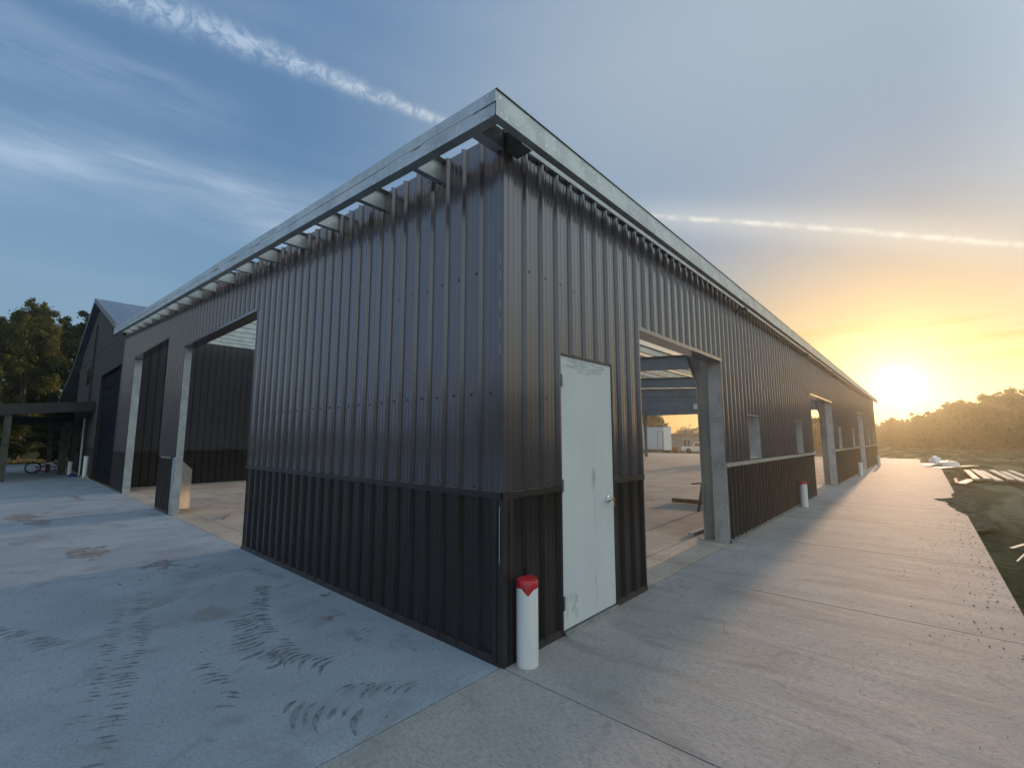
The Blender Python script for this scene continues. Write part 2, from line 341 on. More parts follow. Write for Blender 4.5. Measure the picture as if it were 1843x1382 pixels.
# ------------------------------------------------------------------ ribbed cladding
PITCHW = .2286
PROF = [(0, 0), (.006, 0), (.024, .030), (.046, .030), (.064, 0), (.108, 0), (.113, .0035), (.121, .0035), (.126, 0), (.168, 0), (.173, .0035), (.181, .0035), (.186, 0)]
def profile_at(s):
    t = s % PITCHW
    for (a, ha), (b, hb) in zip(PROF, PROF[1:]+[(PITCHW, 0)]):
        if a <= t <= b: return ha+(hb-ha)*((t-a)/(b-a) if b > a else 0)
    return 0
def corr(mb, axis, c, a0, a1, zb, zt, out=-1, t=.012, off=.0, simple=False):
    """ribbed sheet in plane <axis>=c spanning a0..a1 along the other axis, from zb to zt (number or function)"""
    zb_ = zb if callable(zb) else (lambda s: zb); zt_ = zt if callable(zt) else (lambda s: zt)
    ss = {round(a0, 5), round(a1, 5)}
    k = math.floor(a0/PITCHW)-1
    prof = PROF[:5] if simple else PROF
    while k*PITCHW < a1:
        for p, h in prof:
            s = k*PITCHW+p
            if a0 < s < a1: ss.add(round(s, 5))
        k += 1
    ss = sorted(ss)
    def P(s, h, z): return (c+out*h, s, z) if axis == 'x' else (s, c+out*h, z)
    pts = []; n = len(ss)
    for s in ss:
        h = off+(profile_at(s+1e-7) if not simple else min(.03, profile_at(s+1e-7)))
        pts += [P(s, h, zb_(s)), P(s, h, zt_(s)), P(s, off-t, zb_(s)), P(s, off-t, zt_(s))]
    F = []
    for i in range(n-1):
        a = 4*i; b = a+4
        F += [(a, b, b+1, a+1), (a+2, a+3, b+3, b+2), (a, a+2, b+2, b), (a+1, b+1, b+3, a+3)]
    e = 4*(n-1); F += [(0, 1, 3, 2), (e, e+2, e+3, e+1)]
    flip = (axis == 'y' and out == 1) or (axis == 'x' and out == -1)
    mb.poly(pts, F, flip)
    return mb
def screws(mb, axis, c, a0, a1, z, off=0, out=-1, step=PITCHW, phase=.085):
    """small hex screw heads in a row; z is number or function"""
    k = math.ceil((a0-phase)/step)
    while k*step+phase < a1-.02:
        s = k*step+phase; zz = z(s) if callable(z) else z
        zz += random.uniform(-.006, .006)
        r = .0105; h = .009
        ring = []
        for hh, rr in ((0, r*1.3), (h*.5, r*1.3), (h, r*.7)):
            for q in range(6):
                a = q*math.pi/3; u, w = rr*math.cos(a), rr*math.sin(a)
                ring.append((c+out*(off+hh), s+u, zz+w) if axis == 'x' else (s+u, c+out*(off+hh), zz+w))
        F = [(i*6+q, i*6+(q+1) % 6, (i+1)*6+(q+1) % 6, (i+1)*6+q) for i in range(2) for q in range(6)]+[tuple(range(12, 18))]
        mb.poly(ring, F); k += 1
    return mb

# ================================================================== THE SETTING
XE = 37.3                    # far end of the shed
WH = 1.235                   # wainscot height
def T(y): return 4.10+.062*y # underside of the purlins
def gh(x, y):
    def sm(t): t = max(0, min(1, t)); return t*t*(3-2*t)
    return -.07-.36*sm((x-44)/9)*sm((y-6)/6)-.32*sm((x-62)/25)*sm((y-6)/6)
# ground sheet
xs = np.unique(np.concatenate([np.linspace(-330, -60, 8), np.linspace(-60, 48, 40), np.linspace(48, 100, 30), np.linspace(100, 330, 12)]))
ys = np.unique(np.concatenate([np.linspace(-330, -40, 8), np.linspace(-40, 60, 50), np.linspace(60, 330, 10)]))
g = MB(); nx, ny = len(xs), len(ys)
g.poly([(x, y, gh(x, y)) for x in xs for y in ys], [(i*ny+j, (i+1)*ny+j, (i+1)*ny+j+1, i*ny+j+1) for i in range(nx-1) for j in range(ny-1)])
tag(g.build('ground', MT['soil'], smooth=True), kind='structure')
# slabs: each a real slab with an open 8 mm joint between them
def slabs(name, rects, m, zt=0, zb=-.066, gap=.005):
    b = MB()
    for (x0, y0, x1, y1) in rects: b.box((x0+gap, y0+gap, zb), (x1-gap, y1-gap, zt))
    return tag(b.build(name, m), kind='structure')
# left apron, poured in bays
bays = [(-4.6, .0, 0, 6.1)] + [(-4.6, 6.1+6*k, 0, 12.1+6*k) for k in range(6)] + [(-10.6, .0+6*k, -4.6, 6.+6*k) for k in range(7)] + [(-30, 0, -10.6, 42)]
slabs('concrete_apron', [(-4.6, 0, 0, 20), (-4.6, 20, 0, 42), (-30, 0, -4.6, 42)], MT['apron'])
slabs('walkway', [(-9, -3.04, -.02, 0)]+[(x, -3.04, x2, 0) for x, x2 in zip([-.02, 3.13, 6.2, 9.3, 12.4, 15.5, 18.6, 24.8, 31], [3.13, 6.2, 9.3, 12.4, 15.5, 18.6, 24.8, 31, 40.5])]+[(40.5, -2.1, 48, 0)], MT['walk'])
slabs('floor', [(0, 0, .4, 18), (.4, 0, XE, .62), (.4, .62, XE, 18), (XE, 0, 49, 24)], MT['floor'], gap=.008)

def heap(name, x0, x1, y0, y1, res, hf, m, kind='structure', label=None):
    nxx = int((x1-x0)/res); nyy = int((y1-y0)/res); b = MB()
    P = []; 
    for i in range(nxx+1):
        for j in range(nyy+1):
            x = x0+(x1-x0)*i/nxx; y = y0+(y1-y0)*j/nyy; P.append((x, y, hf(x, y)))
    F = []
    for i in range(nxx):
        for j in range(nyy):
            a = i*(nyy+1)+j; q = (a, a+nyy+1, a+nyy+2, a+1)
            if max(P[k][2] for k in q) > -.02: F.append(q)
    b.poly(P, F); return tag(b.build(name, m, smooth=True), label=label, kind=kind)
from mathutils import noise as mn
def fb(x, y, s, o=5): return mn.fractal(Vector((x*s, y*s, 3.7)), 1.0, 2.0, o)
def spill(x, y):
    e = math.exp(-((x-14.6)/2.0)**2)
    reach = .42*e-.06+.30*fb(x*.5, y, 1.8)*e + .05*fb(x, y, 5)
    d = (-3.04+reach)-y                       # >0 inside the dirt
    return -.03+min(.075, max(-.05, d*.22+.03))+.012*fb(x, y, 9)*(d > -.1)
heap('dirt_spill', 9.5, 20, -3.35, -2.2, .03, spill, MT['dirt'])

# loose grit on the slabs
gr = MB()
def pebble(b, x, y, z, r):
    P = [(x+r*random.uniform(.6, 1.2), y, z+r*.3), (x, y+r*random.uniform(.6, 1.2), z+r*.2), (x-r*random.uniform(.6, 1.2), y, z+r*.3), (x, y-r*random.uniform(.6, 1.2), z+r*.25), (x, y, z+r*random.uniform(.6, 1)), (x, y, z-.002)]
    b.poly(P, [(0, 1, 4), (1, 2, 4), (2, 3, 4), (3, 0, 4), (1, 0, 5), (2, 1, 5), (3, 2, 5), (0, 3, 5)])
for i in range(420):
    x = random.uniform(3.0, 20)*random.uniform(.5, 1); y = -3.0+abs(random.gauss(0, .45))
    if y > -.25: continue
    pebble(gr, x, y, 0, random.choice([.002, .003, .003, .004, .005, .008]))
for i in range(110):
    pebble(gr, random.uniform(3.2, 13), -3.0+abs(random.gauss(0, .3)), 0, random.choice([.005, .006, .008, .011]))
for i in range(330):
    pebble(gr, random.uniform(-2, 12), random.uniform(-3, -.1), 0, random.choice([.002, .003, .004, .005]))
for i in range(260):
    pebble(gr, random.uniform(-2.6, -.05), random.uniform(.1, 9), 0, random.choice([.003, .004, .005, .008]))
for i in range(260):
    pebble(gr, random.uniform(.1, 12), random.uniform(.1, 8), 0, random.choice([.005, .008, .012]))
tag(gr.build('loose_gravel', MT['grit']), 'dark crumbs of soil and gravel scattered over the concrete slabs', 'gravel', kind='stuff')

# tyre prints pressed and dropped on the apron
tm = MB()
def track(path, width, step, lean, arc, hgt=.004, drop=.15, jag=.0):
    pts = [Vector((a, b, 0)) for a, b in path]
    L = [0]
    for p, q in zip(pts, pts[1:]): L.append(L[-1]+(q-p).length)
    def at(s):
        for i in range(len(pts)-1):
            if s <= L[i+1]:
                t = (s-L[i])/(L[i+1]-L[i]); return pts[i].lerp(pts[i+1], t), (pts[i+1]-pts[i]).normalized()
        return pts[-1], (pts[-1]-pts[-2]).normalized()
    s = 0; k = 0
    while s < L[-1]:
        c, d = at(s); n = Vector((-d.y, d.x, 0)); s += 1.3*step*random.uniform(.85, 1.15); k += 1
        if random.random() < drop: continue
        u0, u1 = -1+random.uniform(0, .5), 1-random.uniform(0, .5)
        if random.random() < .3: u0 = random.uniform(-.3, .2)
        sg = 9; top = []
        for j in range(sg+1):
            u = u0+(u1-u0)*j/sg; jig = .05*step*math.sin(k*2.1+j*.8)
            p = c+n*u*width/2+d*(arc*(u*u)+lean*u+random.uniform(-jag, jag)+jig); top.append(p)
        w = random.uniform(.006, .011)*(1 if width < .3 else 1.35)
        P = []; F = []
        for j, p in enumerate(top):
            e = math.sin(math.pi*(j+.4)/(sg+.8)); hh = hgt*1.6*e*random.uniform(.6, 1.1)
            ww = w*(.35+e)
            P += [p-d*ww+Vector((0, 0, -.001)), p+Vector((0, 0, hh)), p+d*ww*1.7+Vector((0, 0, -.001))]
        for j in range(sg): F += [(3*j, 3*j+3, 3*j+4, 3*j+1), (3*j+1, 3*j+4, 3*j+5, 3*j+2)]
        tm.poly(P, F)
track([(-.50, 3.3), (-.72, 2.75), (-.90, 2.25)], .25, .040, .02, .03, .006, .1, .003)
track([(-.98, 2.5), (-1.10, 2.0), (-1.16, 1.6), (-1.10, 1.25)], .30, .060, -.02, -.05, .007, .08, .003)
track([(-.86, 2.4), (-.92, 1.9), (-.94, 1.5)], .22, .055, .05, .05, .006, .15, .003)
track([(-1.02, 1.5), (-.95, 1.2), (-.86, 1.0)], .3, .05, .0, .09, .006, .1, .003)
track([(-1.5, 1.75), (-1.47, 1.25), (-1.55, .95)], .2, .05, .05, .03, .006, .25, .004)
track([(-1.32, .62), (-1.18, .38), (-1.05, .16)], .3, .062, -.06, .05, .009, .1, .004)
track([(-.97, .6), (-.80, .42), (-.64, .26)], .22, .05, .07, .05, .008, .1, .004)
track([(-1.5, 3.9), (-1.7, 2.7), (-1.98, 1.6), (-2.2, .8)], .2, .042, .02, .02, .004, .3, .004)
track([(-1.72, 3.6), (-1.95, 2.4), (-2.2, 1.4)], .16, .05, .02, .02, .003, .45, .004)
track([(-.95, 5.1), (-.6, 4.6), (-.32, 4.1), (-.2, 3.4)], .22, .05, .02, .03, .004, .3, .004)
track([(-2.6, 3.8), (-2.35, 3.4), (-2.2, 2.9)], .3, .045, .03, .03, .005, .2, .004)
track([(-1.7, 4.6), (-1.2, 4.7), (-.7, 5.0)], .2, .05, .02, .03, .003, .35, .004)
track([(-.3, 2.0), (-.35, 1.4), (-.28, 1.1)], .14, .06, .02, .01, .003, .5, .004)
def stain(x0, x1, y0, y1, sc, th, res=.02):
    nxx = int((x1-x0)/res); nyy = int((y1-y0)/res); P = []; F = []
    for i in range(nxx+1):
        for j in range(nyy+1): P.append((x0+res*i, y0+res*j, .0022))
    for i in range(nxx):
        for j in range(nyy):
            x = x0+res*(i+.5); y = y0+res*(j+.5); u = (2*(x-x0)/(x1-x0)-1); v = (2*(y-y0)/(y1-y0)-1)
            if 1-(u*u+v*v)+1.1*fb(x*sc+9, y*sc*.7, 2.2) > th: a = i*(nyy+1)+j; F.append((a, a+nyy+1, a+nyy+2, a+1))
    used = sorted({k for f in F for k in f}); mp = {k: n for n, k in enumerate(used)}
    st.poly([P[k] for k in used], [tuple(mp[k] for k in f) for f in F])
st = MB()
stain(-1.95, -1.35, 6.0, 7.6, 2.2, .75); stain(-2.6, -1.6, 9.8, 13.5, 1.2, .9, .04); stain(-1.4, -.6, 4.9, 5.7, 3, .95); stain(-1.2, -.9, 14, 17, 1.5, .9, .04); stain(-.55, -.35, 1.75, 1.95, 6, .8, .01); stain(-.22, -.05, 2.3, 2.6, 6, .8, .01)
tag(st.build('mud_stains', MT['stain']), 'dark brown dried mud smears on the left apron', 'mud stains', kind='stuff')
tag(tm.build('tyre_tracks', MT['mud'], smooth=True), 'tractor tyre prints in pale mud on the bluish apron', 'tyre marks', kind='stuff')

# ================================================================== THE SHED
shed = thing('steel_shed', 'long charcoal ribbed metal shed with black lower panels and an open galvanised roof frame', 'shed', (0, 0, 0))
OL = [(5.50, 9.98, 3.794), (11.49, 16.11, 4.236)]            # openings of the left wall: y0, y1, height
OR = [(2.343, 5.356, 3.015), (13.43, 17.80, 3.03), (26.3, 29.3, 3.02)]
DOOR = (.735, 1.655, 2.448)
WIN = [(6.68, 7.56), (10.99, 11.9), (18.88, 19.9), (23.4, 24.4), (31.4, 32.4), (34.6, 35.6)]
WZ0, WZ1 = 1.30, 2.13
def walltop(y): return T(y)+.19
UP_OFF = .006
# right wall, upper panels (out = -y)
def seg_upper_right(x0, x1, holes=()):
    mb = MB(); xs_ = [x0]
    cuts = sorted(holes)
    cur = x0
    for (a, b) in cuts:
        corr(mb, 'y', 0, cur, a, WH+.03, 4.27, -1, off=UP_OFF)
        corr(mb, 'y', 0, a, b, WZ1, 4.27, -1, off=UP_OFF); corr(mb, 'y', 0, a, b, WH+.03, WZ0, -1, off=UP_OFF)
        cur = b
    corr(mb, 'y', 0, cur, x1, WH+.03, 4.27, -1, off=UP_OFF)
    mb.m = 1
    for z in (WH+.06, 2.03 if not holes else 2.3, 3.12, 4.2): screws(mb, 'y', 0, x0, x1, z, UP_OFF)
    return mb
CM = [MT['char'], MT['screw']]; BM = [MT['brown'], MT['screw']]
u = MB(); corr(u, 'y', 0, 0.0, DOOR[0], WH+.03, 4.27, off=UP_OFF); corr(u, 'y', 0, DOOR[0], DOOR[1], DOOR[2]+.02, 4.27, off=UP_OFF)
corr(u, 'y', 0, DOOR[1], OR[0][0], WH+.03, 4.27, off=UP_OFF); corr(u, 'y', 0, OR[0][0], OR[0][1], OR[0][2], 4.27, off=UP_OFF); u.m = 1
for z in (3.12, 4.2): screws(u, 'y', 0, 0, OR[0][1], z, UP_OFF)
for a, b in ((0, DOOR[0]), (DOOR[1], OR[0][0])): screws(u, 'y', 0, a, b, WH+.06, UP_OFF)
screws(u, 'y', 0, 0, DOOR[0], 2.03, UP_OFF, step=PITCHW*2)
u.build('upper_cladding', CM, shed)
seg_upper_right(OR[0][1], OR[1][0], WIN[0:2]).build('upper_cladding', CM, shed)
u = MB(); corr(u, 'y', 0, OR[1][0], OR[1][1], OR[1][2], 4.27, off=UP_OFF); u.build('upper_cladding', CM, shed)
seg_upper_right(OR[1][1], OR[2][0], WIN[2:4]).build('upper_cladding', CM, shed)
u = MB(); corr(u, 'y', 0, OR[2][0], OR[2][1], OR[2][2], 4.27, off=UP_OFF); u.build('upper_cladding', CM, shed)
seg_upper_right(OR[2][1], XE, WIN[4:6]).build('upper_cladding', CM, shed)
for a, b in ((0.0, DOOR[0]), (DOOR[1], OR[0][0]), (OR[0][1], OR[1][0]), (OR[1][1], OR[2][0]), (OR[2][1], XE)):
    w = MB(); corr(w, 'y', 0, a, b, .012, WH-.02); w.m = 1
    screws(w, 'y', 0, a, b, .17, step=PITCHW*(1 if a < 2 else 3)); screws(w, 'y', 0, a, b, .66, step=PITCHW*2)
    w.build('wainscot', BM, shed)
    MB().box((a-(.018 if a == 0 else .006), -.031, WH-.022), (b+.012, .0, WH+.028)).build('ledge_trim', MT['trim'] if a < 5 else MT['galv'], shed)
    MB().hexa([(a-(.024 if a == 0 else 0), -.034, .001), (b+.004, -.034, .001), (b+.004, 0, .001), (a, 0, .001), (a-(.024 if a == 0 else 0), -.022, .055), (b+.004, -.022, .055), (b+.004, 0, .055), (a, 0, .055)]).build('base_trim', MT['trim'] if a < 5 else MT['galvd'], shed)
# left wall
for y0, y1 in ((0.0, OL[0][0]), (OL[0][1], OL[1][0]), (OL[1][1], 18.28)):
    u = MB(); corr(u, 'x', 0, y0, y1, WH+.03, walltop, -1, off=UP_OFF); u.m = 1
    for z in (WH+.06, 2.05, 3.1): screws(u, 'x', 0, y0, y1, z, UP_OFF, phase=.085 if z != 2.05 else .135)
    screws(u, 'x', 0, y0, y1, lambda s: T(s)+.05, UP_OFF, step=PITCHW*2)
    u.build('upper_cladding', CM, shed)
    e = y1 if y0 != OL[0][1] else y1
    ws = y0+.27 if y0 == OL[0][1] else y0
    w = MB(); corr(w, 'x', 0, ws, y1, .012, WH-.02); w.m = 1
    screws(w, 'x', 0, ws, y1, .17, step=PITCHW*2); screws(w, 'x', 0, ws, y1, .66, step=PITCHW*3); w.build('wainscot', BM, shed)
    MB().box((-.031, y0-(.0 if y0 == 0 else 0)-(.0), WH-.022), (0, y1+.004, WH+.028)).build('ledge_trim', MT['trim'], shed) if y0 != OL[0][1] else None
    MB().hexa([(-.034, ws, .001), (0, ws, .001), (0, y1, .001), (-.034, y1, .001), (-.022, ws, .055), (0, ws, .055), (0, y1, .055), (-.022, y1, .055)]).build('base_trim', MT['trim'], shed)
for (y0, y1, h) in OL:
    u = MB(); corr(u, 'x', 0, y0, y1, h, walltop, -1, off=UP_OFF); u.build('upper_cladding', CM, shed)
    MB().box((-.026, y0, h-.035), (.20, y1, h-.001)).build('header_trim', MT['char'], shed)
    jd = .135 if y0 < 6 else .19
    jb = MB().box((-.002, y1-.004, .002), (jd, y1+.045, h-.036))
    jb.m = 1
    for k in range(6):
        for xx in (.045, jd-.04): jb.box((xx-.006, y1-.009, .4+k*.62), (xx+.006, y1-.004, .412+k*.62))
    jb.build('jamb', [MT['galv'], MT['screw']], shed)
    jn = MB().box((.014, y0-.045, .002), (.205, y0+.004, h-.036)); jn.build('jamb', MT['galv'], shed)
# bare channel face where the black panel stops short on the pier
MB().box((-.004, OL[0][1]+.046, .002), (.012, OL[0][1]+.262, WH+.02)).build('jamb', MT['galv'], shed)
# corner light slits
MB().box((-.0335, .006, .74), (-.0305, .010, 1.16)).build('corner_light_slit', MT['pale'], shed)  # pale strips standing in for slits of light through the corner gap
for z in (2.35, 2.55, 2.72, 2.95, 3.1): MB().box((-.0335, .004, z), (-.0312, .0075, z+.09)).build('corner_light_slit', MT['pale'], shed)
ct = MB(); ct.prism([(-.030, .085, 0), (-.030, -.030, 0), (.085, -.030, 0), (.085, -.024, 0), (-.024, -.024, 0), (-.024, .085, 0)], (0, 0, WH-.024)); o = ct.build('corner_trim', MT['trim'], shed); o.location.z = .004; fix(o)
ct = MB(); ct.prism([(-.031, .075, 0), (-.031, -.031, 0), (.075, -.031, 0), (.075, -.026, 0), (-.026, -.026, 0), (-.026, .075, 0)], (0, 0, 4.28-WH-.03)); o = ct.build('corner_trim', MT['char'], shed); o.location.z = WH+.03; fix(o)
ct = MB(); ct.box((XE, -.04, 0), (XE+.05, .06, 4.25)); ct.build('corner_trim', MT['galv'], shed)
# right openings
for i, (a, b, h) in enumerate(OR):
    MB().box((a, -.028, h-.05), (b, .20, h-.001)).build('header_trim', MT['char'], shed)
    j = MB().box((b-.004, -.002, .002), (b+.05, .205, h-.051)); j.m = 1
    for k in range(4):
        for yy in (.05, .14): j.box((b-.009, yy-.007, .55+k*.7), (b-.004, yy+.007, .565+k*.7))
    j.build('jamb', [MT['galv'], MT['screw']], shed)
    MB().box((a-.05, .014, .002), (a+.004, .205, h-.051)).build('jamb', MT['galv'], shed)
# windows : open holes framed with deep galvanised channel
for a, b in WIN:
    f = MB(); t = .012
    f.box((a, -.012, WZ0), (a+t, .22, WZ1)).box((b-t, -.012, WZ0), (b, .22, WZ1)).box((a+t, -.012, WZ0), (b-t, .22, WZ0+t)).box((a+t, -.012, WZ1-t), (b-t, .22, WZ1))
    f.build('window_frame', MT['galv'], shed)
# service ledges under the windows (pale angle catching the light)
for a, b in ((OR[0][1], OR[1][0]), (OR[1][1], OR[2][0]), (OR[2][1], XE)):
    MB().box((a-.02, -.055, WH+.030), (b+.02, -.004, WH+.040)).build('window_ledge', MT['pale'], shed)
# steel door
dr = MB(); x0, x1, hh = DOOR
dr.box((x0+.006, -.022, .035), (x1-.006, .022, hh-.006)); door = dr.build('door', MT['door'], shed)
MB().box((x0-.012, -.030, .0), (x0+.004, .10, hh+.018)).box((x1-.004, -.030, .0), (x1+.012, .10, hh+.018)).box((x0+.004, -.030, hh-.003), (x1-.004, .10, hh+.018)).build('door_frame', MT['trim'], shed)
MB().hexa([(x0+.004, -.06, .001), (x1-.004, -.06, .001), (x1-.004, .1, .001), (x0+.004, .1, .001), (x0+.004, -.045, .028), (x1-.004, -.045, .028), (x1-.004, .1, .028), (x0+.004, .1, .028)]).build('threshold', MT['galvd'], shed)
for z in (2.21, 1.26, .26):
    h = MB().tube([(x0+.002, -.036, z-.055), (x0+.002, -.036, z+.055)], .0085, 8); h.box((x0+.004, -.028, z-.055), (x0+.035, -.0222, z+.055)); h.build('hinge', MT['galvd'], door)
hx, hz = 1.545, 1.075
h = MB().tube([(hx, -.0225, hz), (hx, -.034, hz)], .036, 20).tube([(hx, -.034, hz), (hx, -.072, hz)], .014, 12)
h.tube([(hx, -.066, hz), (hx-.03, -.070, hz), (hx-.075, -.069, hz-.003), (hx-.118, -.062, hz-.006)], [.012, .011, .010, .009], 10)
h.build('handle', MT['steel'], door, smooth=True)
k = MB().tube([(hx+.004, -.072, hz), (hx+.004, -.084, hz)], .006, 8).box((hx+.001, -.096, hz-.012), (hx+.007, -.083, hz+.008)).box((hx+.002, -.094, hz-.07), (hx+.004, -.084, hz-.012)).box((hx-.006, -.092, hz-.06), (hx-.004, -.084, hz-.010))
k.build('key', MT['brass'], door)
# irregular scuffed band at the top and the bottom corner of the leaf
sm = MB()
def blot(cx, cz, rx, rz, n=26):
    P = [(cx+rx*math.cos(2*math.pi*i/n)*(1+.25*fb(i*.7, cx, 1)), -.0226-.00002*len(sm.f), cz+rz*math.sin(2*math.pi*i/n)*(1+.35*fb(i*.5, cz+3, 1))) for i in range(n)]
    sm.poly(P, [tuple(range(n))])
for q in range(9): blot(random.uniform(.95, 1.45), random.uniform(2.31, 2.42), random.uniform(.10, .22), random.uniform(.012, .03))
s2 = MB(); s1, sm = sm, s2
for q in range(9): blot(random.uniform(.78, .95), random.uniform(.1, .3), random.uniform(.01, .03), random.uniform(.02, .06))
sm = s1
sm.build('paint_scuff', MT['smudge'], door); s2.build('paint_scuff', MT['smudge'], door)

# fascia -------------------------------------------------------------
OVX, OVY = .382, .276
def cchan(mb, x0, x1, yo, zb, zt, lip=.07, t=.008):
    mb.box((x0, yo, zb), (x1, yo+t, zt)); mb.box((x0, yo+t, zb), (x1, yo+lip, zb+t)); mb.box((x0, yo+t, zt-t), (x1, yo+lip, zt)); mb.box((x0, yo+lip-t, zb+t), (x1, yo+lip, zb+.025))
seams = [-OVX, 6.6, 12.7, 18.9, 25, 31.2, XE+.35]
for a, b in zip(seams, seams[1:]):
    f = MB(); cchan(f, a, b-.004, -OVY-random.uniform(0, .004), 4.082, 4.286); f.build('eave_channel', MT['galv'], shed)
MB().box((-OVX-.004, -OVY-.010, 4.288), (XE+.35, -OVY+.05, 4.294)).build('eave_cap', MT['galvd'], shed)
# rake: lower channel and a slightly lifted upper strip with gaps
def rake(y0, y1, xo, z0, z1, lip, gap0=0, gap1=0):
    b = MB(); t = .008
    def q(xa, xb, za, zb_):
        b.hexa([(xa, y0, T(y0)-.0+za+gap0), (xb, y0, T(y0)+za+gap0), (xb, y1, T(y1)+za+gap1), (xa, y1, T(y1)+za+gap1),
                (xa, y0, T(y0)+zb_+gap0), (xb, y0, T(y0)+zb_+gap0), (xb, y1, T(y1)+zb_+gap1), (xa, y1, T(y1)+zb_+gap1)])
    q(xo, xo+t, z0, z1)
    if lip: q(xo+t, xo+lip, z0, z0+t); q(xo+lip-t, xo+lip, z0+t, z0+.03)
    else: q(xo+t, xo+.07, z1-t, z1)
    return b
ysm = [-OVY, 1.15, 3.9, 7.2, 10.4, 13.6, 17.9]
for i, (a, b) in enumerate(zip(ysm, ysm[1:])):
    rake(a, b-.004, -OVX-.003*(i % 2), 0, .105, .09).build('rake_channel', MT['galv'], shed)
    rake(a, b-.002, -OVX-.008+.004*(i % 2), .108, .205, 0, .0 if i == 0 else .006, .008 if i % 2 == 0 else .002).build('rake_strip', MT['galv'], shed)
# purlins: Z sections running the length of the shed and out over the left wall
py = [.82+1.0*k for k in range(17)]
for y in py:
    b = MB(); z = T(y); t = .004; xa, xb = -OVX+.012, XE+.25
    b.box((xa, y-t, z+.0), (xb, y+t, z+.2)); b.box((xa, y+t, z), (xb, y+.065, z+.006)); b.box((xa, y-.065, z+.194), (xb, y-t, z+.2))
    b.build('purlin', MT['galv'], shed)
# eave strut + corner boxes
b = MB().box((-OVX+.01, -.02, 4.102), (-.036, .075, 4.108)).box((-OVX+.01, -.02, 4.108), (-.036, -.012, 4.27)).box((-.036, .03, 4.102), (XE, .038, 4.27)).box((-.036, .038, 4.262), (XE, .11, 4.268)); b.build('eave_strut', MT['galv'], shed)
MB().box((-.005, -OVY+.075, 4.075), (.13, -.034, 4.082)).box((-.005, -OVY+.075, 4.082), (.002, -.034, 4.262)).build('corner_bracket', MT['galvd'], shed)
MB().box((-OVX+.01, -OVY+.01, 4.272), (.0, -.03, 4.278)).build('corner_plate', MT['galv'], shed)
for x in (6.3, 12.4, 18.5, 24.7, 30.8):
    MB().box((x, -OVY+.075, 4.045), (x+.14, -.034, 4.08)).build('corner_bracket', MT['galvd'], shed)
# strips along the top of the right wall
MB().box((.17, -.046, 4.205), (XE, -.040, 4.275)).build('eave_trim', MT['galv'], shed)
# frames : tapered I columns with haunch and rafter
for i, x in enumerate((5.42, 11.5, 17.86, 24.0, 30.2)):
    c = MB(); w = .09
    c.prism([(x, .215, .0), (x, .385, .0), (x, .40, 2.6), (x, .215, 2.6)], (.012, 0, 0)); c.prism([(x, .215, 2.6), (x, .40, 2.6), (x, .70, 3.6), (x, 1.35, T(1.35)-.42), (x, 1.35, T(1.35)-.01), (x, .215, T(.3)-.01)], (.012, 0, 0))
    c.hexa([(x-w, .38, 0), (x+w, .38, 0), (x+w, .392, 0), (x-w, .392, 0), (x-w, .395, 2.6), (x+w, .395, 2.6), (x+w, .407, 2.6), (x-w, .407, 2.6)])
    c.hexa([(x-w, .395, 2.6), (x+w, .395, 2.6), (x+w, .41, 2.6), (x-w, .41, 2.6), (x-w, .70, 3.6), (x+w, .70, 3.6), (x+w, .712, 3.59), (x-w, .712, 3.59)])
    c.hexa([(x-w, .70, 3.6), (x+w, .70, 3.6), (x+w, .712, 3.59), (x-w, .712, 3.59), (x-w, 1.345, T(1.35)-.43), (x+w, 1.345, T(1.35)-.43), (x+w, 1.357, T(1.35)-.42), (x-w, 1.357, T(1.35)-.42)])
    c.box((x-w, .205, 0), (x+w, .217, T(.3)-.01)); c.box((x-.12, .2, 0), (x+.12, .48, .02))
    fix(c.build('column', MT['column'], shed))
    r = MB(); 
    def rq(y0, y1, xa, xb, a0, b0, a1, b1): r.hexa([(xa, y0, T(y0)+a0), (xb, y0, T(y0)+a0), (xb, y1, T(y1)+a1), (xa, y1, T(y1)+a1), (xa, y0, T(y0)+b0), (xb, y0, T(y0)+b0), (xb, y1, T(y1)+b1), (xa, y1, T(y1)+b1)])
    rq(1.36, 17.9, x, x+.012, -.42, -.012, -.50, -.012); rq(.22, 17.9, x-w, x+w, -.012, -.002, -.012, -.002); rq(1.36, 17.9, x-w, x+w, -.432, -.42, -.512, -.50)
    r.build('rafter', MT['grey'], shed)
    for yy in (3.82, 6.82, 9.82, 12.82, 15.82):
        MB().bar((x+.03, yy, T(yy)-.40), (x+.5, yy, T(yy)+.02), .04, .005).build('flange_brace', MT['galvd'], shed)
# far end frame: deep header with open bay
e = MB(); e.box((XE-.1, .2, 3.76), (XE+.1, 17.9, 4.16)); e.build('end_header', MT['grey'], shed)
u = MB(); corr(u, 'x', XE+.12, .06, 17.9, 4.0, lambda s: T(s)+.17, 1, simple=True); u.build('end_cladding', MT['grey'], shed)
for y in (.3, 16.75):
    c = MB(); c.box((XE-.09, y-.006, 0), (XE+.09, y+.006, 3.76)).box((XE-.1, y-.1, 0), (XE-.088, y+.1, 3.76)).box((XE+.088, y-.1, 0), (XE+.1, y+.1, 3.76))
    for q in range(5): c.box((XE-.2, y-.17, .25+q*.72), (XE-.1, y+.12, .33+q*.72))
    c.build('column', MT['grey'], shed)
# white box painted in for a square of light by the end header
tag(MB().box((XE-.32, 11.7, 4.18), (XE-.13, 12.1, 4.62)).build('light_square', MT['white'], shed))

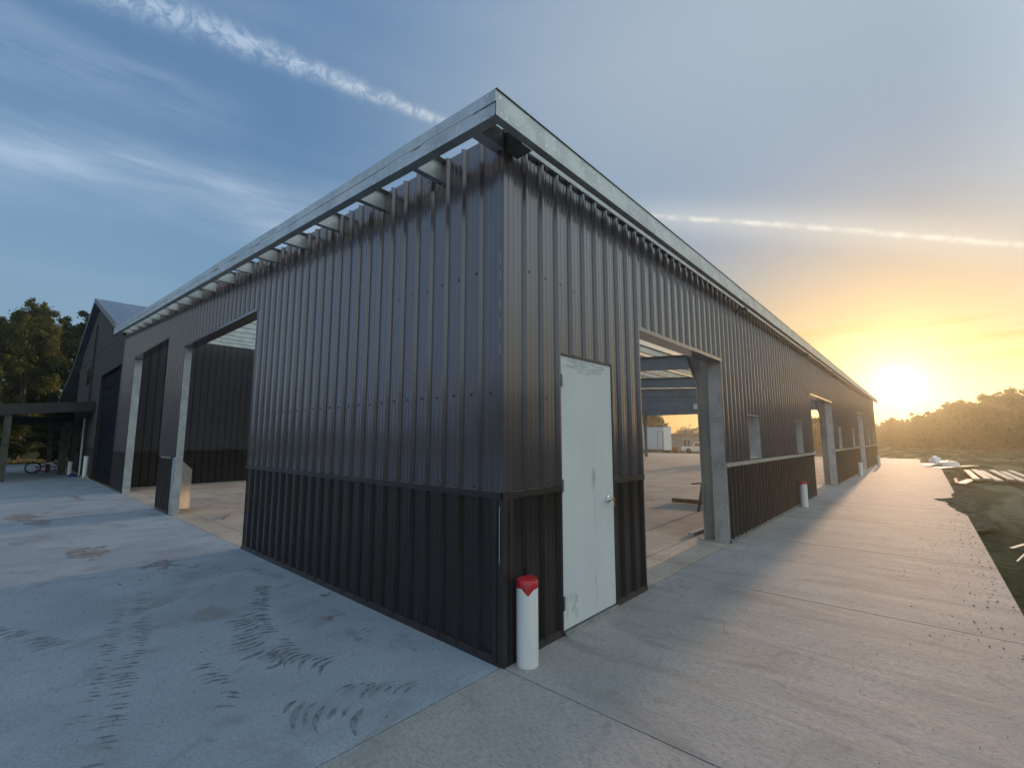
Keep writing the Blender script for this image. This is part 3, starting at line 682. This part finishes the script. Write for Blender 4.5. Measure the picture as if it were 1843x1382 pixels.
# ================================================================== BARN
barn = thing('gabled_barn', 'tall gabled charcoal barn joined to the far left end of the shed', 'barn', (0, 18.3, 0))
def at_barn(o): o.location = (o.location.x, o.location.y-18.3, o.location.z); return o
BY0, BY1, AP, AZ = 18.285, 32.25, 26.1, 7.85
def btop(y): return AZ-.335*abs(y-AP)
BD = (18.45, 23.3, 4.3)
u = MB(); corr(u, 'x', 0, BD[1], BY1, WH+.03, lambda s: min(btop(s), 5.44), -1, off=UP_OFF, simple=True); corr(u, 'x', 0, BY0, BD[0], WH+.03, 5.28, -1, off=UP_OFF, simple=True)
corr(u, 'x', 0, BD[0], BD[1], BD[2], lambda s: min(btop(s)-.02, 5.44), -1, off=UP_OFF, simple=True); at_barn(u.build('wall', MT['old'], barn))
u = MB(); corr(u, 'x', 0, 19.0, BY1-.7, 5.50, btop, -1, off=UP_OFF, simple=True); at_barn(u.build('gable_wall', MT['old'], barn))
at_barn(MB().box((-.035, 18.8, 5.44), (0, BY1, 5.50)).build('belt_trim', MT['trim'], barn))
for a, b in ((BD[1], BY1), (BY0, BD[0])): u = MB(); corr(u, 'x', 0, a, b, .01, WH, -1, simple=True); at_barn(u.build('wainscot', MT['brown'], barn))
d = MB().box((.10, BD[0], .01), (.16, BD[1], BD[2]))
for k in range(8): d.box((.085, BD[0], .03+k*.53), (.10, BD[1], .50+k*.53))
at_barn(d.build('overhead_door', MT['night'], barn))
at_barn(MB().box((-.03, BD[1], 0), (.1, BD[1]+.09, BD[2]+.08)).box((-.03, BD[0], BD[2]), (.1, BD[1], BD[2]+.08)).build('door_frame', MT['trim'], barn))
w = at_barn(MB().box((-.035, 27.15, 4.22), (.02, 28.6, 5.12)).build('window', MT['trim'], barn))
q = MB().box((-.04, 27.25, 4.30), (-.0355, 28.5, 5.04)).build('pane', MT['glass'], w); 
w = at_barn(MB().box((-.035, 28.6, .9), (.02, 29.5, 2.1)).build('window', MT['trim'], barn)); MB().box((-.04, 28.68, .98), (-.0355, 29.42, 2.02)).build('pane', MT['glass'], w)
at_barn(MB().box((-.10, 26.15, .0), (-.036, 26.42, 7.0)).build('downpipe', MT['trim'], barn))
# roof
RO = -.24; rt = .16
rf = MB()
def slope(y0, z0, y1, z1, x0=RO, x1=XE, t=rt):
    rf.hexa([(x0, y0, z0-t), (x1, y0, z0-t), (x1, y1, z1-t), (x0, y1, z1-t), (x0, y0, z0), (x1, y0, z0), (x1, y1, z1), (x0, y1, z1)])
zr = AZ+.38
slope(19.0, zr-.335*(AP-19.0), AP, zr); slope(AP+.002, zr, 33.6, zr-.335*(33.6-AP)); slope(33.602, zr-.335*(33.6-AP)-.02, 45, zr-.335*(33.6-AP)-2.2)
rf.m = 1
for k in range(80):
    x = .2+.46*k
    a, b = (19.0, zr-.335*(AP-19.0)), (AP-.05, zr-.02)
    rf.hexa([(x, a[0], a[1]), (x+.05, a[0], a[1]), (x+.05, b[0], b[1]), (x, b[0], b[1]), (x+.015, a[0], a[1]+.025), (x+.035, a[0], a[1]+.025), (x+.035, b[0], b[1]+.025), (x+.015, b[0], b[1]+.025)])
roof = at_barn(rf.build('roof', [MT['roof'], MT['roof']], barn))
rk = MB(); 
for (a, za, b, zb_) in ((18.98, zr-.335*(AP-18.98), AP, zr), (AP, zr, 33.6, zr-.335*(33.6-AP)), (33.6, zr-.335*(33.6-AP), 45, zr-.335*(33.6-AP)-2.2)):
    rk.hexa([(RO-.02, a, za-.2), (RO-.001, a, za-.2), (RO-.001, b, zb_-.2), (RO-.02, b, zb_-.2), (RO-.02, a, za+.02), (RO-.001, a, za+.02), (RO-.001, b, zb_+.02), (RO-.02, b, zb_+.02)])
rk.build('rake_trim', MT['galvd'], roof)
# side walls, lean-to back
u = MB(); corr(u, 'y', 18.0, .02, XE, WH, T(18)+.2, -1, simple=True); at_barn(u.build('side_wall', MT['old'], barn))
u = MB(); corr(u, 'y', 18.0, .02, XE, .01, WH-.02, -1, off=-.004, simple=True); at_barn(u.build('side_wainscot', MT['brown'], barn))
at_barn(MB().box((.02, 18.02, 5.44), (XE, 18.12, zr-.335*(AP-18.4)-.2)).build('side_wall', MT['old'], barn))
at_barn(MB().box((.05, BY1-.1, 0), (XE, BY1, 5.9)).build('side_wall', MT['old'], barn))
at_barn(MB().box((6, 44, 0), (XE, 44.1, 4.0)).build('side_wall', MT['old'], barn))
at_barn(MB().box((6, BY1, 0), (6.1, 44, 4.4)).build('wall', MT['old'], barn))
# canopy in front of the barn
can = thing('canopy', 'low dark flat canopy on posts in front of the gabled barn', 'canopy', (-1.4, 26, 0))
def at_can(o): o.location = (o.location.x+1.4, o.location.y-26, o.location.z); return o
def cz(x): return 3.28+.10*x
b = MB(); b.hexa([(-5, 24.15, cz(-5)-.42), (-.05, 24.15, cz(0)-.42), (-.05, 24.3, cz(0)-.42), (-5, 24.3, cz(-5)-.42), (-5, 24.15, cz(-5)), (-.05, 24.15, cz(0)), (-.05, 24.3, cz(0)), (-5, 24.3, cz(-5))]); at_can(b.build('beam', MT['trim'], can))
b = MB(); b.hexa([(-5, 24.3, cz(-5)-.1), (-.12, 24.3, cz(0)-.1), (-.12, 31.5, cz(0)-.1), (-5, 31.5, cz(-5)-.1), (-5, 24.3, cz(-5)-.02), (-.12, 24.3, cz(0)-.02), (-.12, 31.5, cz(0)-.02), (-5, 31.5, cz(-5)-.02)]); at_can(b.build('roof', MT['dark'], can))
b = MB().box((-5, 31.3, 2.35), (-.12, 31.5, cz(-5))); at_can(b.build('beam', MT['trim'], can))
b = MB().box((-1.2, 28.2, 2.05), (-.05, 28.4, 2.38)); at_can(b.build('beam', MT['trim'], can))
for (x, y, w) in ((-2.53, 24.3, .21), (-.60, 28.3, .26), (-.98, 30.0, .16), (-.15, 31.2, .12)):
    at_can(MB().box((x-w/2, y-w/2, 0), (x+w/2, y+w/2, cz(x)-.3 if y < 28 else 2.5)).build('post', MT['post'], can))
at_can(MB().tube([(-.10, 26.6, 0), (-.12, 26.6, 2.6)], .035, 10).build('pipe', MT['white'], can))

# ================================================================== BOLLARDS
def bollard(x, y, h, lean, label, m=None, redh=.055, tip=.06):
    t = thing('bollard', label, 'bollard', (x, y, 0), 0, 'pipe bollards standing beside the shed walls')
    r = .083; n = 32; b = MB()
    def redz(a): return h-redh-tip*max(0, 1-abs(((a-R(222)+math.pi) % (2*math.pi))-math.pi)/R(34))-.006*math.sin(3*a)
    ring = lambda zf, rr: [(rr*math.cos(2*math.pi*k/n)+lean[0]*(zf(2*math.pi*k/n)), rr*math.sin(2*math.pi*k/n)+lean[1]*(zf(2*math.pi*k/n)), zf(2*math.pi*k/n)) for k in range(n)]
    A = ring(lambda a: 0, r)+ring(redz, r)
    b.poly(A, [(k, (k+1) % n, n+(k+1) % n, n+k) for k in range(n)]); b.build('pipe', MT['white'], t, smooth=True)
    c = MB(); A = ring(redz, r)+ring(lambda a: h-.006+.01*math.sin(a*2+1), r)+ring(lambda a: h+.001+.006*math.sin(a*2+1), r*.93)+ring(lambda a: h-.002+.004*math.sin(a*3), r*.5)
    F = [(i*n+k, i*n+(k+1) % n, (i+1)*n+(k+1) % n, (i+1)*n+k) for i in range(3) for k in range(n)]+[tuple(range(3*n, 4*n))]
    c.poly(A, F); q = c.build('red_cap' if redh else 'cap', MT['red'] if redh else MT['white'], t, smooth=True)
    q.data.polygons.foreach_set('use_smooth', [i < n for i in range(len(q.data.polygons))])
    return t
bollard(.150, -.115, .615, (0, 0), 'white pipe bollard with dripping red top at the near corner of the shed')
bollard(10.85, -.12, .60, (0, 0), 'white pipe bollard with red band in front of the ledge and two window holes', redh=.055, tip=0)
bollard(23.3, -.22, .60, (0, 0), 'plain white bollard beside the walkway, second from the far end', redh=0, tip=0)
bollard(33.9, -.26, .62, (0, 0), 'small far bollard at the distant end of the walkway', redh=0, tip=0)
bollard(-.10, 24.6, .92, (0, 0), 'tall white bollard beside the barn overhead door', redh=0, tip=0)
bollard(-.40, 27.0, .62, (0, 0), 'short white bollard under the canopy near the red frame', redh=0, tip=0)

# ================================================================== THINGS IN AND AROUND THE SHED
# galvanised offcut standing behind the first pier
p = MB(); p.prism([(.30, 10.9, 0), (.58, 11.05, 0), (.58, 11.05, .92), (.30, 10.9, 1.17)], (-.03, .055, 0))
o = fix(p.build('steel_offcut', MT['column'], origin=(.44, 10.97, 0))); tag(o, 'galvanised plate with a slanted top standing behind the first pier of the left wall', 'steel plate')
# planks and prop inside the first right opening
def plank(name, a, b, w, h, m, label, cat):
    a, b = Vector(a), Vector(b); c = MB().bar(a, b, w, h)
    return tag(c.build(name, m, origin=tuple((a+b)/2)), label, cat)
plank('timber_beam', (9.35, 2.62, .07), (9.75, .55, .05), .10, .10, MT['wood'], 'brown timber beam lying on the shed floor beyond the first doorway', 'timber')
t = thing('steel_prop', 'thin dark upright prop standing beside the brown timber inside the shed', 'prop', (8.3, 1.5, 0))
c = MB().bar((0, .06, 0), (.1, -.10, 1.02), .05, .05, (1, 0, 0)); c.build('leg', MT['wood'], t)
MB().bar((-.02, .19, .62), (.06, -.12, .66), .03, .03).build('crosspiece', MT['wood'], t)
plank('channel_offcut', (5.55, .70, .025), (7.6, .62, .025), .09, .05, MT['pale'], 'pale metal channel lying on the slab edge beside the first right jamb', 'channel')
plank('floor_strip', (.62, 8.6, .01), (.9, 9.1, .01), .05, .02, MT['wood'], 'short dark strip lying on the floor inside the left opening', 'strip')
# tools on the ledge under the second window
t = thing('hand_tools', 'small dark hand tools lying on the window ledge above the red banded bollard', 'tools', (10.7, -.06, WH+.042))
MB().tube([(-.25, 0, .02), (-.05, .0, .02)], .018, 8).build('handle', MT['dark'], t); MB().box((-.05, -.025, 0), (.06, .025, .06)).build('head', MT['steel'], t)
MB().tube([(.2, -.01, .02), (.42, .02, .02)], .02, 8).build('handle', MT['dark'], t)
# metal channels stacked on the dirt
STL = ['nearest to the walkway', 'second from the walkway', 'third from the walkway', 'fourth from the walkway', 'fifth from the walkway', 'farthest from the walkway']
for n_, (y, x0, x1, z) in enumerate(((-3.95, 22.8, 29.6, .13), (-4.26, 22.9, 30.0, .15), (-4.55, 22.6, 29.8, .12), (-4.88, 22.9, 29.9, .16), (-5.18, 22.7, 29.4, .13), (-5.52, 22.9, 30.1, .15))):
    c = MB(); s = random.uniform(-.12, .08)
    c.hexa([(x0, y, z-.06), (x1, y+s, z-.06), (x1, y+s+.2, z-.06), (x0, y+.2, z-.06), (x0, y, z), (x1, y+s, z), (x1, y+s+.2, z), (x0, y+.2, z)])
    tag(c.build('steel_channel', MT['pale'], origin=((x0+x1)/2, y, z-.05)), 'long pale steel channel lying on bearers on the dirt, '+STL[n_], 'steel channel', 'steel channels stacked beside the walkway')
for x, bl in ((23.4, 'near'), (26.3, 'middle'), (29.0, 'far')):
    tag(MB().box((x, -5.7, -.07), (x+.14, -3.75, .058)).build('timber_bearer', MT['wood']), 'dark timber bearer under the '+bl+' end of the pale steel channels' if bl != 'middle' else 'dark timber bearer under the middle of the pale steel channels', 'bearer', 'bearers under the steel channels')
plank('pallet_board', (21.6, -3.35, -.01), (23.6, -3.75, .03), .25, .05, MT['pale'], 'pale short board lying between the walkway and the channel stack', 'board')
# low pile of white wrapped material further away
def lump(name, cx, cy, z0, rx, ry, rz, seed, m, label, cat):
    b = MB(); nu, nv = 20, 9; P = []
    for j in range(nv+1):
        for i in range(nu):
            a = 2*math.pi*i/nu; e = math.pi/2*j/nv
            q = 1+.25*mn.noise(Vector((math.cos(a)*1.7+seed, math.sin(a)*1.7, e*1.5)))
            P.append((rx*math.cos(a)*math.cos(e)*q, ry*math.sin(a)*math.cos(e)*q, rz*(math.sin(e)**.7)*q))
    F = [(j*nu+i, j*nu+(i+1) % nu, (j+1)*nu+(i+1) % nu, (j+1)*nu+i) for j in range(nv) for i in range(nu)]
    b.poly(P, F); o = b.build(name, m, smooth=True); o.location = (cx, cy, z0); return tag(o, label, cat)
lump('wrapped_bundle', 37.0, -3.5, -.07, 1.6, .5, .35, 2, MT['pale'], 'white wrapped bundle, the nearer one on the far dirt', 'bundle')
lump('wrapped_bundle', 39.5, -2.9, -.07, .9, .35, .55, 5, MT['white'], 'taller white lump on the far dirt behind the wrapped bundle', 'bundle')
plank('steel_sheet', (33, -2.9, .03), (37, -4.6, .05), .5, .02, MT['pale'], 'flat pale sheet on the dirt beside the wrapped bundles', 'sheet')
plank('steel_sheet', (35, -2.4, .10), (39.5, -3.9, .10), .3, .03, MT['pale'], 'narrow pale sheet across the wrapped bundles', 'sheet')
plank('loose_strip', (8.2, -3.35, -.045), (8.9, -3.62, -.04), .05, .012, MT['galv'], 'pale metal strip on the dark dirt at the right edge', 'strip')
plank('loose_strip', (7.1, -3.30, -.045), (8.1, -3.52, -.04), .02, .012, MT['galv'], 'thin pale rod on the dark dirt nearest the walkway edge', 'strip')
plank('loose_strip', (18.5, -4.6, -.05), (19.3, -7.2, -.05), .05, .02, MT['pale'], 'long thin pale strip across the dirt before the channel stack', 'strip')
plank('timber_beam', (24.3, -3.3, .0), (21.4, -3.25, .0), .1, .07, MT['wood'], 'dark timber along the edge of the walkway beside the channel stack', 'timber')

# red machine frame lying under the canopy
t = thing('trailer_frame', 'low red metal frame with one thin wheel lying near the canopy posts', 'frame', (-.95, 29.6, 0))
w = MB(); n = 28
w.tube([(-.55+.26*math.cos(2*math.pi*i/n), 0, .28+.26*math.sin(2*math.pi*i/n)) for i in range(n+1)], .03, 8, cap=False); w.build('tyre', MT['tyre'], t, smooth=True)
f = MB()
for z, y in ((.12, -.15), (.30, -.15), (.12, .2), (.30, .2)): f.tube([(-.5, y, z), (.55, y, z)], .022, 6)
for x in (-.4, -.1, .2, .5): f.tube([(x, -.15, .12), (x, -.15, .30)], .018, 6); f.tube([(x, -.15, .3), (x+.05, .2, .3)], .018, 6)
f.tube([(-.3, 0, .3), (-.05, 0, .48), (.25, 0, .42), (.3, 0, .3)], .022, 6); f.build('frame', MT['cherry'], t)
MB().box((-.12, -.08, .44), (.12, .08, .50)).build('seat', MT['white'], t)
lump('blue_rag', -.40, 26.0, 0, .17, .14, .10, 3, MT['blue'], 'crumpled blue cloth on the concrete before the canopy', 'cloth')
lump('tan_rag', -.02, 24.2, 0, .16, .15, .10, 8, MT['tan'], 'crumpled tan sack on the floor by the barn door', 'sack')

# ================================================================== BEYOND THE SHED
t = thing('enclosed_trailer', 'white enclosed cargo trailer parked beyond the open end of the shed', 'trailer', (53, 24.3, -.43))
b = MB(); b.prism([(0, -2.42, .75), (.35, -2.42, .62), (2.3, -2.42, .62), (2.3, -2.42, 3.56), (.0, -2.42, 3.56)], (0, 5.2, 0)); fix(b.build('body', MT['white'], t))
d = MB().box((-.02, -2.28, .85), (-.002, -1.62, 2.95)).build('door', MT['white'], t)
MB().box((-.026, -2.32, .82), (-.004, -2.28, 2.99)).box((-.026, -1.62, .82), (-.004, -1.58, 2.99)).box((-.026, -2.28, 2.95), (-.004, -1.62, 2.99)).build('frame', MT['dark'], d)
MB().box((-.03, -2.45, 3.50), (2.33, 2.8, 3.60)).build('roof_rim', MT['galv'], t)
for y in (-.15, .75):
    w = MB().tube([(-.04, y, .36), (.2, y, .36)], .36, 20).build('wheel', MT['tyre'], t); MB().tube([(-.055, y, .36), (-.042, y, .36)], .2, 14).build('rim', MT['white'], w)
t = thing('block_house', 'unfinished grey block house with bare roof trusses seen through the shed', 'house', (90, 32, -.75))
b = MB().box((0, -7, 0), (12, 5.6, 3.1)); b.build('wall', MT['block'], t)
for y in (1.6, .9): MB().box((-.03, y-.2, .2), (.02, y+.2, 2.1)).build('window', MT['dark'], t)
MB().box((-.4, -7.4, 3.1), (12.4, 6, 3.25)).build('eave_board', MT['truss'], t)
tr = MB(); ax, ay, az = 6, -.9, 5.35
for k in range(15):
    y = -7.2+k*.93; zt_ = 3.25+max(.1, (az-3.25)*(1-abs(y-ay)/6.6)); xr = 6*(1-abs(y-ay)/6.6)
    tr.bar((-.3, y, 3.3), (6-0*xr, y, zt_), .09, .16)
    tr.bar((6, y, zt_), (12.3, y, 3.3), .09, .16)
for q in (.3, .55, .8):
    zz = 3.25+(az-3.25)*q; wy = 6.6*(1-q); tr.bar((6*q, ay-wy, zz), (6*q, ay+wy, zz), .07, .12)
tr.build('roof_truss', MT['truss'], t)
t = thing('pickup_truck', 'white pickup truck parked in front of the block house', 'truck', (62, 20.6, -.45))
b = MB(); b.prism([(0, -2.6, .35), (0, -2.6, .95), (0, -.9, 1.02), (0, -.4, 1.55), (0, .9, 1.6), (0, 1.1, 1.02), (0, 2.7, 1.0), (0, 2.7, .4)], (1.8, 0, 0)); fix(b.build('body', MT['white'], t))
MB().prism([(-.01, -.75, 1.05), (-.01, -.35, 1.48), (-.01, .8, 1.5), (-.01, .8, 1.05)], (-.01, 0, 0)).build('window', MT['glass'], t)
for y in (-1.7, 1.7): MB().tube([(-.03, y, .38), (.25, y, .38)], .38, 18).build('wheel', MT['tyre'], t)
MB().box((.3, -2.66, .45), (1.5, -2.6, .8)).build('bumper', MT['galv'], t)
t = thing('tractor', 'small rusty orange tractor parked between the trailer and the block house', 'tractor', (60, 24.0, -.4))
MB().box((-.3, -.8, .45), (.3, .4, .9)).box((-.25, -.1, .9), (.25, .5, 1.25)).build('body', MT['rusty'], t)
for y, r in ((.45, .5), (-.7, .3)):
    MB().tube([(-.45, y, r), (-.25, y, r)], r, 16).build('wheel', MT['tyre'], t)
MB().bar((0, -.8, .5), (0, -1.5, .25), .1, .1).build('arm', MT['rusty'], t)

# dark low house at the far left under the trees
t = thing('distant_house', 'dark low gabled house far behind the canopy posts', 'house', (-4, 72, 0))
MB().box((-6, 0, 0), (3.3, 8, 1.9)).build('wall', MT['dark'], t)
r = MB(); r.prism([(-7, -.5, 1.8), (4.0, -.5, 1.5), (-.6, -.5, 3.0), (-3, -.5, 3.3)], (0, 9, 0)); fix(r.build('roof', MT['roof'], t))

# ================================================================== TREES
def leaf_mesh(name, clumps, per, size, m, flat=.6):
    C = np.array([c[:3] for c in clumps]); Rr = np.array([c[3] for c in clumps])
    w = Rr**2; cnt = np.maximum(20, (per*len(clumps)*w/w.sum())).astype(int)
    idx = np.repeat(np.arange(len(C)), cnt); n = len(idx)
    d = RNG.normal(size=(n, 3)); d /= np.linalg.norm(d, axis=1)[:, None]
    rad = RNG.uniform(.1, 1.0, n)**.6*np.where(RNG.random(n) < .2, RNG.uniform(1, 1.65, n), 1)
    pos = C[idx]+d*rad[:, None]*Rr[idx][:, None]*np.array([1, 1, flat+.15])
    a = RNG.normal(size=(n, 3)); a /= np.linalg.norm(a, axis=1)[:, None]
    b = np.cross(a, RNG.normal(size=(n, 3))); b /= np.linalg.norm(b, axis=1)[:, None]
    s = size*RNG.uniform(.5, 1.35, n)[:, None]
    v = np.stack([pos-a*s, pos+b*s*.45, pos+a*s, pos-b*s*.45], 1).reshape(-1, 3)
    me = bpy.data.meshes.new(name); me.vertices.add(4*n); me.vertices.foreach_set('co', v.ravel())
    me.loops.add(4*n); me.loops.foreach_set('vertex_index', np.arange(4*n)); me.polygons.add(n)
    me.polygons.foreach_set('loop_start', np.arange(0, 4*n, 4)); me.polygons.foreach_set('loop_total', np.full(n, 4))
    me.update(calc_edges=True); me.materials.append(m); return me
def make_tree(name, label, cat, H, Rc, m, seed, nclump=34, per=420, size=.16, base=.3, group=None, lean=0):
    rg = random.Random(seed); t = thing(name, label, cat, (0, 0, 0), 0, group)
    cl = []; tk = MB(); r0 = H*.02
    tk.tube([(0, 0, -.3), (.02*H*rg.uniform(-1, 1), .0, H*.25), (lean*.5, .02*H*rg.uniform(-1, 1), H*.5), (lean, 0, H*.8)], [r0*1.3, r0, r0*.75, r0*.3], 8)
    for i in range(nclump):
        z = base+(1-base)*(i+rg.random())/nclump; prof = math.sin(math.pi*min(1, .18+.80*((z-base)/(1-base))**.8))**.6
        a = rg.uniform(0, 2*math.pi); r = Rc*prof*rg.uniform(.25, 1.0)
        c = (lean*z+r*math.cos(a), r*math.sin(a), H*z*.93, Rc*rg.uniform(.17, .30)); cl.append(c)
        if i % 3 == 0:
            s = (lean*.6, 0, H*max(.15, z*.6)); mid = [(s[k]+c[k])/2+rg.uniform(-.15, .15) for k in range(3)]
            tk.tube([s, mid, c[:3]], [r0*.4, r0*.22, r0*.08], 5)
        for q in range(6):
            cl.append((c[0]+rg.uniform(-1, 1)*c[3]*1.2, c[1]+rg.uniform(-1, 1)*c[3]*1.2, c[2]+rg.uniform(-.6, 1)*c[3]*1.2, c[3]*rg.uniform(.2, .42)))
    tk.build('trunk', MT['bark'], t)
    cr = bpy.data.objects.new('crown', leaf_mesh('crown', cl, per, size, m)); COL.objects.link(cr); cr.parent = t
    return t
A1 = make_tree('broadleaf_tree', 'tall olive tree at the left edge, its crown cut by the picture edge', 'tree', 14.5, 4.6, MT['leaf2'], 3, 46, 260, .12, .2, 'trees behind the canopy on the left')
A1.location = (-7.0, 47, 0)
A2 = make_tree('broadleaf_tree', 'dark round tree close behind the gabled barn roof', 'tree', 12.8, 4.2, MT['leaf'], 5, 46, 260, .13, .15, 'trees behind the canopy on the left')
A2.location = (2.4, 53, 0)
A3 = make_tree('broadleaf_tree', 'bright yellow green tree low at the left edge above the canopy', 'tree', 8.2, 3.0, MT['leaf3'], 9, 40, 220, .10, .15, 'trees behind the canopy on the left')
A3.location = (-5.9, 39.5, 0)
dup(A1, (-1.8, 50, 0), 'slim olive tree between the left edge tree and the barn', 1.9, (.62, .62, .88))
dup(A2, (-9, 60, 0), 'dark tree behind the olive tree at the left edge', 2.7, 1.12)
dup(A2, (-1.9, 66, 0), 'dark tree in the gap behind the slim olive tree', .7, 1.1)
dup(A1, (8.5, 60, 0), 'tree mostly hidden behind the barn roof', 4.0, .95)
S1 = make_tree('round_bush', 'dark bush behind the canopy posts, nearest the barn', 'bush', 4.2, 2.0, MT['leaf'], 21, 20, 200, .12, .1, 'bushes under the left trees')
S1.location = (.6, 44, 0)
dup(S1, (-3.6, 46, 0), 'dark bush behind the left canopy post', 2, 1.05)
# trees beyond the right dirt yard
B1 = make_tree('yard_tree', 'broad hazy tree in the right tree line, second from the picture edge', 'tree', 8.8, 5.2, MT['leaf4'], 31, 44, 130, .22, .12, 'trees beyond the dirt yard')
B1.location = (105, -12.5, -.1)
B2 = make_tree('yard_tree', 'uneven hazy tree in the middle of the right tree line', 'tree', 7.6, 4.6, MT['leaf4'], 37, 40, 130, .22, .12, 'trees beyond the dirt yard')
B2.location = (108, -7.0, -.1)
k = 0
names = ['hazy tree at the right picture edge', 'low hazy tree left of the middle of the right tree line', 'small hazy tree near the shed end', 'lowest tree beside the far end of the walkway', 'tree showing between the two broad trees', 'back tree over the right part of the line', 'back tree over the left part of the line', 'faint far tree beside the shed corner', 'far tree behind the right edge', 'squat tree filling the gap right of the shed end', 'squat tree between the middle of the line and its lower left part', 'squat tree low in front of the right half of the line', 'hazy tree just outside the right edge of the line']
for src, loc, sc in ((B1, (98, -19, -.1), .88), (B2, (112, -2.2, -.1), .78), (B1, (118, 1.8, -.1), .62), (B2, (125, 5.5, -.1), .58), (B2, (110, -10, -.1), 1.0), (B1, (122, -17, -.1), .98), (B1, (126, -8, -.1), .98), (B2, (135, 3, -.1), .72), (B2, (116, -25, -.1), 1.05), (B1, (101, .2, -.1), (.6, .6, .42)), (B1, (99, -4.6, -.1), (.75, .75, .55)), (B2, (96, -10, -.1), (.9, .9, .62)), (B1, (100, -23, -.1), 1.0)):
    dup(src, loc, names[k], k*1.3, sc); k += 1
# trees seen through the shed
C1 = dup(B1, (104, 47.5, -.8), 'dark tree behind the white trailer seen through the shed', 1.0, .92)
for loc, sc, lb in (((112, 41, -.8), .55, 'low tree just left of the roof trusses'), ((120, 36, -.8), .55, 'low tree behind the roof trusses'), ((70, 8.2, -.4), .62, 'tree seen through the second right doorway'), ((112, 20, -.7), .6, 'low tree right of the block house')):
    dup(B2, loc, lb, 2.2, sc)
# far woods closing the horizon: scattered leaf clumps
cl = []
for i in range(420):
    a = random.uniform(-35, 130); d = random.uniform(170, 260)
    cl.append((d*math.cos(R(a)), d*math.sin(R(a)), random.uniform(.5, 4.2), random.uniform(2, 4.5)))
for i in range(60):
    cl.append((random.uniform(-16, 10), random.uniform(78, 100), random.uniform(.5, 5.5), random.uniform(1.5, 3)))
for i in range(260):  # unseen trees behind the camera, added to darken the wall reflections
    a = random.uniform(135, 325); d = random.uniform(48, 75)
    cl.append((d*math.cos(R(a)), d*math.sin(R(a)), random.uniform(.5, 7.5), random.uniform(1.8, 3.4)))
o = bpy.data.objects.new('far_woods', leaf_mesh('far_woods', cl, 130, .6, MT['leaf4'])); COL.objects.link(o)
tag(o, 'distant line of low woods along the horizon', 'woods', kind='stuff')
# grass fringe behind the slab edges
gr = []
def tufts(x0, x1, y0, y1, n, h):
    X = RNG.uniform(x0, x1, n); Y = RNG.uniform(y0, y1, n)
    for x, y in zip(X, Y):
        z = gh(x, y); hh = h*random.uniform(.4, 1.2); dx_ = random.uniform(-.05, .05); gr.append((x, y, z, hh, dx_))
tufts(49, 60, 15, 30, 2600, .22); tufts(-14, 6, 42, 52, 2400, .2); tufts(45, 100, -26, 0, 1800, .18)
gb = MB()
for x, y, z, hh, d in gr: gb.poly([(x-.03, y-.03, z), (x+.03, y+.03, z), (x+d, y+d, z+hh)], [(0, 1, 2)])
tag(gb.build('rough_grass', MT['grass']), 'rough grass along the edges of the yard', 'grass', kind='stuff')

# ------------------------------------------------------------------ evening haze
hz = MB().box((-335, -335, -2.5), (335, 335, 26))
hm = bpy.data.materials.new('evening_haze'); hm.use_nodes = True; nt = hm.node_tree; nt.nodes.clear()
pv = nt.nodes.new('ShaderNodeVolumePrincipled'); pv.inputs['Color'].default_value = (.90, .90, .70, 1)
pv.inputs['Density'].default_value = HAZE; pv.inputs['Anisotropy'].default_value = .72
nt.links.new(pv.outputs[0], nt.nodes.new('ShaderNodeOutputMaterial').inputs['Volume'])
tag(hz.build('haze', hm), kind='stuff')
